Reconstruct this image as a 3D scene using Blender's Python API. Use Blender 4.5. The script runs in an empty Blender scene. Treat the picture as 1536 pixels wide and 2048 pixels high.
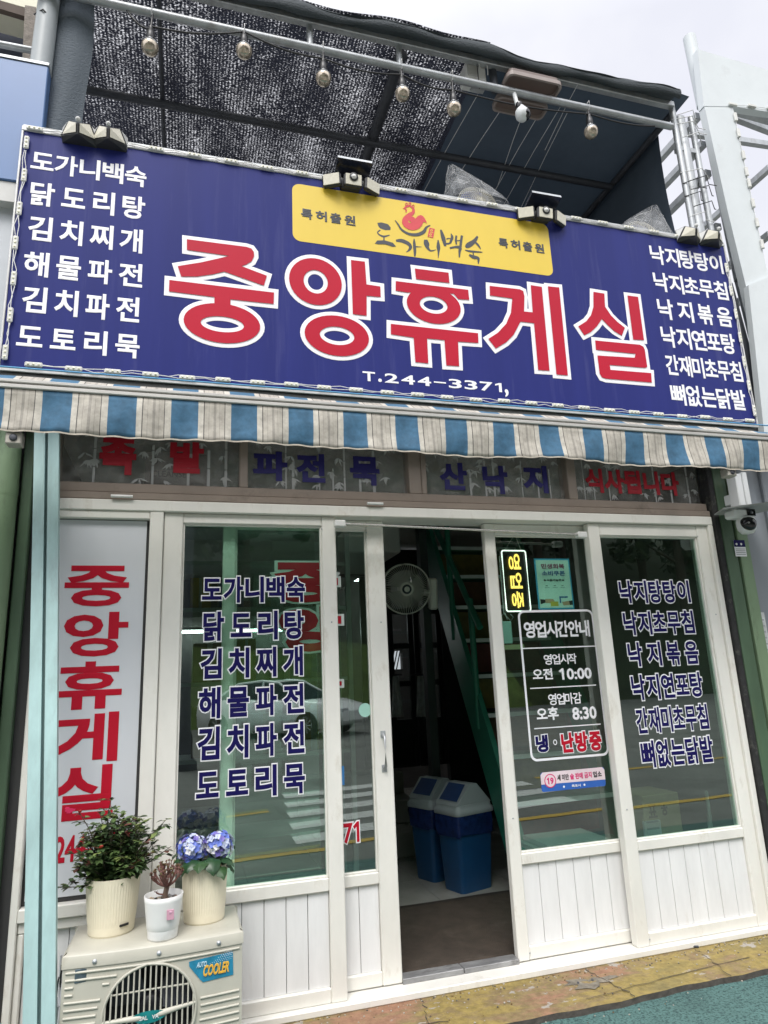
import bpy, math, random
from mathutils import Vector, Matrix
R = math.radians
S = bpy.context.scene
COL = S.collection
random.seed(7)

# ------------------------------------------------------------------ camera
CAM = Vector((0.0, -3.1, 1.40))
YAW, PITCH, ROLL, FPX = 0.29055472, 0.24207075, -0.04445461, 1346.42687
_f = Vector((math.sin(YAW)*math.cos(PITCH), math.cos(YAW)*math.cos(PITCH), math.sin(PITCH)))
_r = Vector((math.cos(YAW), -math.sin(YAW), 0)); _u = _r.cross(_f)
RIGHT = math.cos(ROLL)*_r + math.sin(ROLL)*_u
UP = -math.sin(ROLL)*_r + math.cos(ROLL)*_u
FWD = _f
cd = bpy.data.cameras.new('camera'); co = bpy.data.objects.new('camera', cd); COL.objects.link(co)
m = Matrix((RIGHT, UP, -FWD)).transposed().to_4x4(); m.translation = CAM; co.matrix_world = m
cd.sensor_fit = 'VERTICAL'; cd.sensor_height = 36.0; cd.lens = FPX/2048*36.0
cd.clip_start = 0.02; cd.clip_end = 2000
S.camera = co

def ray(px, py):
    return RIGHT*((px-768)/FPX) - UP*((py-1024)/FPX) + FWD
def at(px, py, Y=0.0):          # the point of the plane y = Y seen at that photograph pixel
    d = ray(px, py); t = (Y-CAM.y)/d.y; return CAM + d*t
def atz(px, py, Z):
    d = ray(px, py); t = (Z-CAM.z)/d.z; return CAM + d*t

# ------------------------------------------------------------------ world and light
S.view_settings.view_transform = 'Standard'; S.view_settings.look = 'None'
S.view_settings.exposure = 0.60; S.view_settings.gamma = 1
W = bpy.data.worlds.new('World'); S.world = W; W.use_nodes = True
nt = W.node_tree; nt.nodes.clear()
SUN_EL, SUN_AZ = R(56), R(200)
out = nt.nodes.new('ShaderNodeOutputWorld'); bg = nt.nodes.new('ShaderNodeBackground')
sky = nt.nodes.new('ShaderNodeTexSky'); sky.sky_type = 'NISHITA'; sky.sun_disc = False
sky.sun_elevation = SUN_EL; sky.sun_rotation = SUN_AZ; sky.air_density = 1.0; sky.dust_density = 4.0
tc = nt.nodes.new('ShaderNodeTexCoord')
nz = nt.nodes.new('ShaderNodeTexNoise'); nz.inputs['Scale'].default_value = 3.2; nz.inputs['Detail'].default_value = 5
cr = nt.nodes.new('ShaderNodeValToRGB')
cr.color_ramp.elements[0].position = 0.36; cr.color_ramp.elements[0].color = (6.15, 6.2, 6.75, 1)
cr.color_ramp.elements[1].position = 0.66; cr.color_ramp.elements[1].color = (7.4, 7.4, 7.6, 1)
sx = nt.nodes.new('ShaderNodeVectorMath'); sx.operation = 'DOT_PRODUCT'      # overcast sky: brighter round the veiled sun
sx.inputs[1].default_value = (math.sin(SUN_AZ)*math.cos(SUN_EL), math.cos(SUN_AZ)*math.cos(SUN_EL), math.sin(SUN_EL))
mr = nt.nodes.new('ShaderNodeMapRange')
mr.inputs['From Min'].default_value = 0.25; mr.inputs['From Max'].default_value = 1.0
mr.inputs['To Min'].default_value = 1.02; mr.inputs['To Max'].default_value = 3.0
vm = nt.nodes.new('ShaderNodeVectorMath'); vm.operation = 'SCALE'
mx = nt.nodes.new('ShaderNodeMix'); mx.data_type = 'RGBA'; mx.inputs['Factor'].default_value = 0.88
L = nt.links.new
L(tc.outputs['Generated'], nz.inputs['Vector']); L(nz.outputs['Fac'], cr.inputs['Fac'])
L(tc.outputs['Generated'], sx.inputs[0]); L(sx.outputs['Value'], mr.inputs['Value'])
L(cr.outputs['Color'], vm.inputs[0]); L(mr.outputs['Result'], vm.inputs['Scale'])
L(sky.outputs['Color'], mx.inputs['A']); L(vm.outputs['Vector'], mx.inputs['B'])
L(mx.outputs['Result'], bg.inputs['Color']); bg.inputs['Strength'].default_value = 0.10
L(bg.outputs[0], out.inputs['Surface'])
sd = bpy.data.lights.new('sun', 'SUN'); so = bpy.data.objects.new('sun', sd); COL.objects.link(so)
sd.energy = 1.5; sd.angle = R(22); sd.color = (1.0, 0.97, 0.92)
_d = Vector((math.sin(SUN_AZ)*math.cos(SUN_EL), math.cos(SUN_AZ)*math.cos(SUN_EL), math.sin(SUN_EL)))
so.rotation_euler = _d.to_track_quat('Z', 'Y').to_euler()

# ------------------------------------------------------------------ materials
MATS = {}
def _new(name):
    m = bpy.data.materials.new(name); m.use_nodes = True
    n = m.node_tree; b = n.nodes['Principled BSDF']; return m, n, b
def M(name, col, rough=0.5, metal=0.0, var=0.12, scale=6.0, bump=0.0, bscale=60.0, dirt=None, damt=0.6, dscale=4.0, dpos=0.55,
      emit=None, estr=0.0, stretch=(1, 1, 1), spec=0.5, alpha=None):
    if name in MATS: return MATS[name]
    m, n, b = _new(name); MATS[name] = m
    t = n.nodes.new('ShaderNodeTexCoord'); mp = n.nodes.new('ShaderNodeMapping'); mp.inputs['Scale'].default_value = stretch
    n.links.new(t.outputs['Object'], mp.inputs[0])
    z = n.nodes.new('ShaderNodeTexNoise'); z.inputs['Scale'].default_value = scale; z.inputs['Detail'].default_value = 6; z.inputs['Roughness'].default_value = 0.65
    n.links.new(mp.outputs[0], z.inputs['Vector'])
    r = n.nodes.new('ShaderNodeMapRange'); r.inputs['From Min'].default_value = 0.3; r.inputs['From Max'].default_value = 0.7
    r.inputs['To Min'].default_value = 1-var; r.inputs['To Max'].default_value = 1+var*0.5
    n.links.new(z.outputs['Fac'], r.inputs['Value'])
    sc = n.nodes.new('ShaderNodeVectorMath'); sc.operation = 'SCALE'; sc.inputs[0].default_value = col[:3]
    n.links.new(r.outputs[0], sc.inputs['Scale'])
    last = sc.outputs['Vector']
    if dirt:
        z2 = n.nodes.new('ShaderNodeTexNoise'); z2.inputs['Scale'].default_value = dscale; z2.inputs['Detail'].default_value = 9; z2.inputs['Roughness'].default_value = 0.72
        n.links.new(mp.outputs[0], z2.inputs['Vector'])
        r2 = n.nodes.new('ShaderNodeMapRange'); r2.inputs['From Min'].default_value = dpos; r2.inputs['From Max'].default_value = dpos+0.13
        r2.inputs['To Max'].default_value = damt
        n.links.new(z2.outputs['Fac'], r2.inputs['Value'])
        mm = n.nodes.new('ShaderNodeMix'); mm.data_type = 'RGBA'; n.links.new(r2.outputs[0], mm.inputs['Factor'])
        n.links.new(last, mm.inputs['A']); mm.inputs['B'].default_value = (*dirt, 1); last = mm.outputs['Result']
    n.links.new(last, b.inputs['Base Color'])
    b.inputs['Roughness'].default_value = rough; b.inputs['Metallic'].default_value = metal
    b.inputs['Specular IOR Level'].default_value = spec
    if bump:
        z3 = n.nodes.new('ShaderNodeTexNoise'); z3.inputs['Scale'].default_value = bscale; z3.inputs['Detail'].default_value = 4
        n.links.new(mp.outputs[0], z3.inputs['Vector'])
        bp = n.nodes.new('ShaderNodeBump'); bp.inputs['Strength'].default_value = bump; bp.inputs['Distance'].default_value = 0.004
        n.links.new(z3.outputs['Fac'], bp.inputs['Height']); n.links.new(bp.outputs[0], b.inputs['Normal'])
    if emit:
        b.inputs['Emission Color'].default_value = (*emit, 1); b.inputs['Emission Strength'].default_value = estr
    return m

def glass(name, tint, ior=1.6, rough=0.0):
    if name in MATS: return MATS[name]
    m, n, b = _new(name); MATS[name] = m; n.nodes.remove(b)
    o = n.nodes['Material Output']
    tr = n.nodes.new('ShaderNodeBsdfTransparent'); tr.inputs[0].default_value = (*tint, 1)
    gl = n.nodes.new('ShaderNodeBsdfGlossy'); gl.inputs['Roughness'].default_value = rough
    gl.inputs['Color'].default_value = (0.86, 0.97, 0.92, 1)
    fr = n.nodes.new('ShaderNodeFresnel'); fr.inputs['IOR'].default_value = ior
    tcg = n.nodes.new('ShaderNodeTexCoord'); ng = n.nodes.new('ShaderNodeTexNoise'); ng.inputs['Scale'].default_value = 2.6; ng.inputs['Detail'].default_value = 1.5
    n.links.new(tcg.outputs['Object'], ng.inputs['Vector']); bg_ = n.nodes.new('ShaderNodeBump'); bg_.inputs['Strength'].default_value = .035; bg_.inputs['Distance'].default_value = .012
    n.links.new(ng.outputs['Fac'], bg_.inputs['Height']); n.links.new(bg_.outputs[0], gl.inputs['Normal'])
    mi = n.nodes.new('ShaderNodeMixShader'); ge = n.nodes.new('ShaderNodeNewGeometry')      # only the face towards the viewer mirrors
    iv = n.nodes.new('ShaderNodeMath'); iv.operation = 'SUBTRACT'; iv.inputs[0].default_value = 1; n.links.new(ge.outputs['Backfacing'], iv.inputs[1])
    mu = n.nodes.new('ShaderNodeMath'); mu.operation = 'MULTIPLY'; n.links.new(fr.outputs[0], mu.inputs[0]); n.links.new(iv.outputs[0], mu.inputs[1])
    n.links.new(mu.outputs[0], mi.inputs[0]); n.links.new(tr.outputs[0], mi.inputs[1]); n.links.new(gl.outputs[0], mi.inputs[2])
    n.links.new(mi.outputs[0], o.inputs['Surface'])
    return m

def film(name, col, amount, rough=0.25):      # cloudy polythene: part transparent, part pale gloss
    m, n, b = _new(name); MATS[name] = m; o = n.nodes['Material Output']
    t = n.nodes.new('ShaderNodeTexCoord'); z = n.nodes.new('ShaderNodeTexNoise'); z.inputs['Scale'].default_value = 14; z.inputs['Detail'].default_value = 6
    n.links.new(t.outputs['Object'], z.inputs['Vector'])
    r = n.nodes.new('ShaderNodeMapRange'); r.inputs['From Min'].default_value = 0.35; r.inputs['From Max'].default_value = 0.7
    r.inputs['To Min'].default_value = amount*0.5; r.inputs['To Max'].default_value = min(1, amount*1.9)
    n.links.new(z.outputs['Fac'], r.inputs['Value'])
    tr = n.nodes.new('ShaderNodeBsdfTransparent'); mi = n.nodes.new('ShaderNodeMixShader')
    b.inputs['Base Color'].default_value = (*col, 1); b.inputs['Roughness'].default_value = rough
    n.links.new(r.outputs[0], mi.inputs[0]); n.links.new(tr.outputs[0], mi.inputs[1]); n.links.new(b.outputs[0], mi.inputs[2])
    n.links.new(mi.outputs[0], o.inputs['Surface']); return m

def net(name, col, fx, fy, thr, soft=0.06, rows=True):   # knitted shade netting with pin holes in loose rows
    m, n, b = _new(name); MATS[name] = m; o = n.nodes['Material Output']
    t = n.nodes.new('ShaderNodeTexCoord')
    def nn(scale, detail=2.0):
        mp = n.nodes.new('ShaderNodeMapping'); mp.inputs['Scale'].default_value = scale
        n.links.new(t.outputs['Object'], mp.inputs[0])
        z = n.nodes.new('ShaderNodeTexNoise'); z.inputs['Scale'].default_value = 1; z.inputs['Detail'].default_value = detail
        n.links.new(mp.outputs[0], z.inputs['Vector']); return z.outputs['Fac']
    a = nn((fx, fy, fy)); big = nn((5, 2.2, 2.2), 4)
    ad = n.nodes.new('ShaderNodeMath'); ad.operation = 'MULTIPLY_ADD'; ad.inputs[1].default_value = 0.44; n.links.new(big, ad.inputs[0]); n.links.new(a, ad.inputs[2])
    last = ad.outputs[0]
    if rows:
        sp = n.nodes.new('ShaderNodeSeparateXYZ'); n.links.new(t.outputs['Object'], sp.inputs[0])
        w = n.nodes.new('ShaderNodeMath'); w.operation = 'MULTIPLY'; w.inputs[1].default_value = 330; n.links.new(sp.outputs['X'], w.inputs[0])
        s = n.nodes.new('ShaderNodeMath'); s.operation = 'SINE'; n.links.new(w.outputs[0], s.inputs[0])
        a2 = n.nodes.new('ShaderNodeMath'); a2.operation = 'MULTIPLY_ADD'; a2.inputs[1].default_value = 0.06; n.links.new(s.outputs[0], a2.inputs[0]); n.links.new(last, a2.inputs[2]); last = a2.outputs[0]
    r = n.nodes.new('ShaderNodeMapRange'); r.inputs['From Min'].default_value = thr; r.inputs['From Max'].default_value = thr+soft
    n.links.new(last, r.inputs['Value'])
    tr = n.nodes.new('ShaderNodeBsdfTransparent'); mi = n.nodes.new('ShaderNodeMixShader')
    b.inputs['Base Color'].default_value = (*col, 1); b.inputs['Roughness'].default_value = 0.8
    z = n.nodes.new('ShaderNodeBump'); z.inputs['Strength'].default_value = 0.7; z.inputs['Distance'].default_value = 0.006
    n.links.new(a, z.inputs['Height']); n.links.new(z.outputs[0], b.inputs['Normal'])
    n.links.new(r.outputs[0], mi.inputs[0]); n.links.new(b.outputs[0], mi.inputs[1]); n.links.new(tr.outputs[0], mi.inputs[2])
    n.links.new(mi.outputs[0], o.inputs['Surface']); return m

# ------------------------------------------------------------------ mesh builder
class MB:
    def __init__(s): s.v = []; s.f = []; s.mi = []; s.sm = []; s.mats = []
    def _m(s, mat):
        if mat not in s.mats: s.mats.append(mat)
        return s.mats.index(mat)
    def add(s, vs, fs, mat, smooth=False):
        k = len(s.v); i = s._m(mat); s.v += [Vector(p) for p in vs]
        for f in fs: s.f.append([k+j for j in f]); s.mi.append(i); s.sm.append(smooth)
        return s
    def box(s, a, b, mat, bev=0.0):
        x0, y0, z0 = (min(a[i], b[i]) for i in range(3)); x1, y1, z1 = (max(a[i], b[i]) for i in range(3))
        if bev <= 0:
            vs = [(x0,y0,z0),(x1,y0,z0),(x1,y1,z0),(x0,y1,z0),(x0,y0,z1),(x1,y0,z1),(x1,y1,z1),(x0,y1,z1)]
            return s.add(vs, [(3,2,1,0),(4,5,6,7),(0,1,5,4),(1,2,6,5),(2,3,7,6),(3,0,4,7)], mat)
        bev = min(bev, (x1-x0)*.45, (y1-y0)*.45, (z1-z0)*.45)
        vs = []; idx = {}
        for ix, X in enumerate((x0, x1)):
            for iy, Y in enumerate((y0, y1)):
                for iz, Z in enumerate((z0, z1)):
                    sx_, sy_, sz_ = (1, -1)[ix], (1, -1)[iy], (1, -1)[iz]
                    idx[ix,iy,iz,0] = len(vs); vs.append((X, Y+sy_*bev, Z+sz_*bev))
                    idx[ix,iy,iz,1] = len(vs); vs.append((X+sx_*bev, Y, Z+sz_*bev))
                    idx[ix,iy,iz,2] = len(vs); vs.append((X+sx_*bev, Y+sy_*bev, Z))
        fs = []
        for i in (0, 1):
            q = [idx[i,0,0,0], idx[i,1,0,0], idx[i,1,1,0], idx[i,0,1,0]]; fs.append(q if i else q[::-1])
            q = [idx[0,i,0,1], idx[1,i,0,1], idx[1,i,1,1], idx[0,i,1,1]]; fs.append(q[::-1] if i else q)
            q = [idx[0,0,i,2], idx[1,0,i,2], idx[1,1,i,2], idx[0,1,i,2]]; fs.append(q if i else q[::-1])
        for i in (0, 1):
            for j in (0, 1):
                fs.append([idx[i,j,0,0], idx[i,j,0,1], idx[i,j,1,1], idx[i,j,1,0]][::(1 if i != j else -1)])
                fs.append([idx[i,0,j,0], idx[i,0,j,2], idx[i,1,j,2], idx[i,1,j,0]][::(-1 if i != j else 1)])
                fs.append([idx[0,i,j,1], idx[0,i,j,2], idx[1,i,j,2], idx[1,i,j,1]][::(1 if i != j else -1)])
        for i in (0, 1):
            for j in (0, 1):
                for k in (0, 1):
                    q = [idx[i,j,k,0], idx[i,j,k,1], idx[i,j,k,2]]; fs.append(q if (i+j+k) % 2 else q[::-1])
        return s.add(vs, fs, mat)
    def tube(s, pts, rad, mat, n=10, caps=True, smooth=True):
        pts = [Vector(p) for p in pts]; rs = rad if isinstance(rad, (list, tuple)) else [rad]*len(pts)
        vs = []; fs = []; ref = None
        for i, p in enumerate(pts):
            d = (pts[min(i+1, len(pts)-1)]-pts[max(i-1, 0)])
            d = d.normalized() if d.length > 1e-9 else Vector((0, 0, 1))
            if ref is None: ref = Vector((0, 0, 1)) if abs(d.z) < .9 else Vector((1, 0, 0))
            a = d.cross(ref).normalized(); b = d.cross(a); ref = -d.cross(a).cross(d) if False else ref
            for k in range(n):
                t = 2*math.pi*k/n; vs.append(p + (a*math.cos(t)+b*math.sin(t))*rs[i])
        for i in range(len(pts)-1):
            for k in range(n):
                fs.append((i*n+k, i*n+(k+1) % n, (i+1)*n+(k+1) % n, (i+1)*n+k))
        s.add(vs, fs, mat, smooth)
        if caps:
            s.add(vs[:n], [tuple(range(n))[::-1]], mat); s.add(vs[-n:], [tuple(range(n))], mat)
        return s
    def lathe(s, c, prof, mat, n=28, axis='z', smooth=True, caps=True):
        vs = []; fs = []; c = Vector(c)
        for (r, h) in prof:
            for k in range(n):
                t = 2*math.pi*k/n; x, y = r*math.cos(t), r*math.sin(t)
                vs.append(c + (Vector((x, y, h)) if axis == 'z' else Vector((x, -h, y)) if axis == 'y' else Vector((h, x, y))))
        for i in range(len(prof)-1):
            for k in range(n): fs.append((i*n+k, i*n+(k+1) % n, (i+1)*n+(k+1) % n, (i+1)*n+k))
        s.add(vs, fs, mat, smooth)
        if caps:
            if prof[0][0] > 1e-6: s.add(vs[:n], [tuple(range(n))[::-1]], mat)
            if prof[-1][0] > 1e-6: s.add(vs[-n:], [tuple(range(n))], mat)
        return s
    def sheet(s, fn, nu, nv, mat, smooth=True):
        vs = [fn(i/nu, j/nv) for j in range(nv+1) for i in range(nu+1)]
        fs = [(j*(nu+1)+i, j*(nu+1)+i+1, (j+1)*(nu+1)+i+1, (j+1)*(nu+1)+i) for j in range(nv) for i in range(nu)]
        return s.add(vs, fs, mat, smooth)
    def prism(s, poly, d, mat):       # poly: 3D points, pushed along d
        n = len(poly); a = [Vector(p) for p in poly]; b = [p+Vector(d) for p in a]
        s.add(a+b, [tuple(range(n)), tuple(range(2*n-1, n-1, -1))]+[(i, n+i, n+(i+1) % n, (i+1) % n) for i in range(n)], mat); return s
    def beam(s, p, q, w, h, mat, side=None):
        p = Vector(p); q = Vector(q); d = (q-p).normalized(); u = Vector(side) if side else (Vector((0,0,1)) if abs(d.z) < .9 else Vector((1,0,0)))
        a = d.cross(u).normalized()*w/2; b = a.cross(d).normalized()*h/2
        vs = [p-a-b, p+a-b, p+a+b, p-a+b, q-a-b, q+a-b, q+a+b, q-a+b]
        return s.add(vs, [(3,2,1,0),(4,5,6,7),(0,1,5,4),(1,2,6,5),(2,3,7,6),(3,0,4,7)], mat)
    def build(s, name, parent=None, loc=None, label=None, solid=0.0):
        if loc is None:
            if parent: loc = Vector(parent['_o'])
            else:
                xs = [p.x for p in s.v]; ys = [p.y for p in s.v]; zs = [p.z for p in s.v]
                loc = Vector(((min(xs)+max(xs))/2, (min(ys)+max(ys))/2, min(zs)))
        loc = Vector(loc); me = bpy.data.meshes.new(name)
        me.from_pydata([p-loc for p in s.v], [], s.f)
        for mt in s.mats: me.materials.append(mt)
        me.polygons.foreach_set('material_index', s.mi); me.polygons.foreach_set('use_smooth', s.sm); me.update()
        o = bpy.data.objects.new(name, me); COL.objects.link(o); o['_o'] = tuple(loc)
        if parent: o.parent = parent; o.location = loc - Vector(parent['_o'])
        else: o.location = loc
        if label: o['label'] = label
        if solid:
            md = o.modifiers.new('thick', 'SOLIDIFY'); md.thickness = solid; md.offset = 0
        return o
def thing(name, label, cat, loc, group=None):
    o = bpy.data.objects.new(name, None); COL.objects.link(o); o.location = loc; o['_o'] = tuple(loc)
    o.empty_display_size = .05
    o['label'] = label; o['category'] = cat
    if group: o['group'] = group
    return o
def tag(o, label, cat, group=None):
    o['label'] = label; o['category'] = cat
    if group: o['group'] = group
    return o
def struct(o): o['kind'] = 'structure'; return o
def dup(root, loc, label=None):
    r = root.copy(); COL.objects.link(r); r.location = loc
    if label: r['label'] = label
    for ch in list(root.children):
        c = ch.copy(); COL.objects.link(c); c.parent = r
        for g in list(ch.children):
            d = g.copy(); COL.objects.link(d); d.parent = c
    return r

# ------------------------------------------------------------------ lettering
_TC = {}
def _curve_mesh(cu):
    o = bpy.data.objects.new('t', cu); me = bpy.data.meshes.new_from_object(o)
    vs = [v.co.copy() for v in me.vertices]; fs = [tuple(p.vertices) for p in me.polygons]
    bpy.data.objects.remove(o); bpy.data.meshes.remove(me); return vs, fs
def glyphs(body, bev):
    k = (body, round(bev, 4))
    if k not in _TC:
        c = bpy.data.curves.new('t', 'FONT'); c.body = body; c.resolution_u = 3
        c.bevel_depth = bev; c.bevel_resolution = 0
        _TC[k] = _curve_mesh(c); bpy.data.curves.remove(c)
    return _TC[k]
def bbox2(vs):
    return min(v.x for v in vs), max(v.x for v in vs), min(v.y for v in vs), max(v.y for v in vs)
def put_text(mb, body, tl, br, layers, Y, gw=None, t=0.0006, step=0.0014, shear=0.0):
    """layers: [(bevel in em, material)] inner first; widest layer fits the box tl..br (world points) on the plane y = Y"""
    x0, x1, z1, z0 = tl.x, br.x, tl.z, br.z
    bm = max(b for b, _ in layers)
    chars = [c for c in body if c != ' '] if gw else [body]
    raws = [glyphs(c, 0.0)[0] for c in chars]
    bbs = [bbox2(r) for r in raws]
    ylo = min(b[2] for b in bbs)-bm; yhi = max(b[3] for b in bbs)+bm
    sz_ = (z1-z0)/(yhi-ylo)
    n = len(chars); Wd = x1-x0
    for i, c in enumerate(chars):
        a0, a1 = bbs[i][0]-bm, bbs[i][1]+bm
        if gw:
            cw = Wd*gw; pitch = (Wd-cw)/(n-1) if n > 1 else 0
            if a1-a0 < 0.6*0.92: mid = (a0+a1)/2; a0, a1 = mid-.3*.92, mid+.3*.92
            if a1-a0 < .8: mid = (a0+a1)/2; a0, a1 = mid-.40, mid+.40
            X0 = x0+i*pitch; sx_ = cw/(a1-a0)
        else: X0 = x0; sx_ = Wd/(a1-a0)
        for li, (b, mat) in enumerate(layers):
            vs, fs = glyphs(c, b)
            lift = Y - step*(len(layers)-li)
            kz = t/b if b > 0 else 0
            mb.add([(X0+(v.x-a0)*sx_ + shear*(v.y-ylo)*sz_, lift - v.z*kz, z0+(v.y-ylo)*sz_) for v in vs], [f for f in fs], mat)
def ptext(mb, body, tlp, brp, layers, Y, **k):
    put_text(mb, body, at(*tlp, Y), at(*brp, Y), layers, Y, **k)
def fill(mb, polys, mat, Y, bev=0.0, t=0.0006, lift=0.0014):
    """closed outlines (first one outer, the rest holes) as flat lettering on the plane y = Y; bev widens them"""
    c = bpy.data.curves.new('t', 'CURVE'); c.dimensions = '2D'; c.fill_mode = 'BOTH'; c.bevel_depth = bev; c.bevel_resolution = 1
    for pl in polys:
        sp = c.splines.new('POLY'); sp.points.add(len(pl)-1); sp.use_cyclic_u = True
        for i, p in enumerate(pl): sp.points[i].co = (p[0], p[1], 0, 1)
    vs, fs = _curve_mesh(c); bpy.data.curves.remove(c)
    kz = t/bev if bev > 0 else 0
    mb.add([(v.x, Y-lift-v.z*kz, v.y) for v in vs], fs, mat)
def ellipse(l, r, tp, b, n=40):
    cx, cz, rx, rz = (l.x+r.x)/2, (tp.z+b.z)/2, (r.x-l.x)/2, (tp.z-b.z)/2
    return [(cx+rx*math.cos(2*math.pi*k/n), cz+rz*math.sin(2*math.pi*k/n)) for k in range(n)]
def rrect(x0, z0, x1, z1, r, n=6):
    o = []
    for cx, cz, a in ((x1-r, z0+r, -90), (x1-r, z1-r, 0), (x0+r, z1-r, 90), (x0+r, z0+r, 180)):
        for k in range(n+1):
            t = R(a+90*k/n); o.append((cx+r*math.cos(t), cz+r*math.sin(t)))
    return o
def brush(pts, k=1):      # pts: (x, z, width) -> closed outline of a tapering stroke
    p = []
    for i in range(len(pts)-1):
        for j in range(4):
            u = j/4; i0, i1, i2, i3 = max(i-1, 0), i, i+1, min(i+2, len(pts)-1)
            p.append(tuple(0.5*((2*pts[i1][a])+(pts[i2][a]-pts[i0][a])*u+(2*pts[i0][a]-5*pts[i1][a]+4*pts[i2][a]-pts[i3][a])*u*u+(-pts[i0][a]+3*pts[i1][a]-3*pts[i2][a]+pts[i3][a])*u**3) for a in range(3)))
    p.append(pts[-1]); lft = []; rgt = []
    for i, q in enumerate(p):
        d = Vector((p[min(i+1, len(p)-1)][0]-p[max(i-1, 0)][0], p[min(i+1, len(p)-1)][1]-p[max(i-1, 0)][1]))
        d = d.normalized() if d.length > 1e-9 else Vector((1, 0)); w = max(q[2], .0004)/2*k
        lft.append((q[0]-d.y*w, q[1]+d.x*w)); rgt.append((q[0]+d.y*w, q[1]-d.x*w))
    return lft+rgt[::-1]
def stroke_strip(mb, pts, w, mat, Y, lift=0.0014):   # even-width flat line, mitred by small overlaps
    for i in range(len(pts)-1):
        a = Vector(pts[i]); b = Vector(pts[i+1]); d = (b-a).normalized(); nrm = Vector((-d.y, d.x))*w/2
        a2 = a-d*w*.3; b2 = b+d*w*.3; l = Y-lift-i*0.00006
        mb.add([(a2.x+nrm.x, l, a2.y+nrm.y), (a2.x-nrm.x, l, a2.y-nrm.y), (b2.x-nrm.x, l, b2.y-nrm.y), (b2.x+nrm.x, l, b2.y+nrm.y)], [(0, 1, 2, 3)], mat)

# ------------------------------------------------------------------ palette
WHT = M('white_upvc', (.75, .735, .68), .42, var=.10, scale=5, dirt=(.42, .37, .29), damt=.42, dscale=10, dpos=.56, stretch=(1, 1, .5))
KICK = M('kick_board', (.76, .76, .755), .45, var=.09, scale=9, dirt=(.48, .43, .36), damt=.45, dscale=6, dpos=.6, stretch=(1.5, 1, .3))
GAP = M('dark_gap', (.035, .035, .035), .8)
NAVY = M('navy_vinyl', (.010, .008, .080), .5, var=.05, spec=.12)
LWHT = M('white_vinyl', (.82, .82, .84), .45, var=.04)
RED = M('red_vinyl', (.46, .008, .026), .45, var=.05, spec=.2)
GLS = glass('window_glass', (.80, .93, .87), 2.65)
CLR = glass('clear_glass', (.9, .95, .93), 1.5)
GALV = M('galvanised_steel', (.42, .44, .45), .45, .55, var=.25, scale=14, dirt=(.25, .22, .2), damt=.4, dscale=9, stretch=(1, 1, .25))
DSTEEL = M('dark_steel', (.055, .06, .072), .55, .2, var=.25, scale=12)
BLK = M('black_plastic', (.015, .015, .016), .4, var=.1)
WPL = M('white_plastic', (.72, .72, .70), .35, var=.05, dirt=(.4, .38, .33), damt=.25, dscale=9)
TIE = M('white_tie', (.7, .7, .7), .5)
CREAM = M('cream_pot', (.74, .68, .52), .45, var=.06, scale=9, dirt=(.45, .38, .25), damt=.2, dscale=5)
SOIL = M('potting_soil', (.03, .022, .016), .95, var=.5, scale=40, bump=.8, bscale=50)

# ================================================================== setting
G = 0.06
asphalt = M('asphalt', (.18, .185, .172), .9, var=.35, scale=1.3, bump=.7, bscale=160, dirt=(.10, .105, .095), damt=.3, dscale=40, dpos=.5)
mb = MB(); mb.sheet(lambda u, v: (-400+800*u, -400+800*v, 0), 8, 8, asphalt, False)
struct(mb.build('road', loc=(0, 0, 0)))
teal = M('teal_path_coating', (.085, .175, .160), .9, var=.3, scale=3, bump=1.0, bscale=110, dirt=(.012, .036, .038), damt=.95, dscale=95, dpos=.47)
mb = MB(); mb.box((-5, -2.2, 0.002), (9, -.330, G+.012), teal); struct(mb.build('pavement', loc=(0, 0, 0)))
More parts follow.
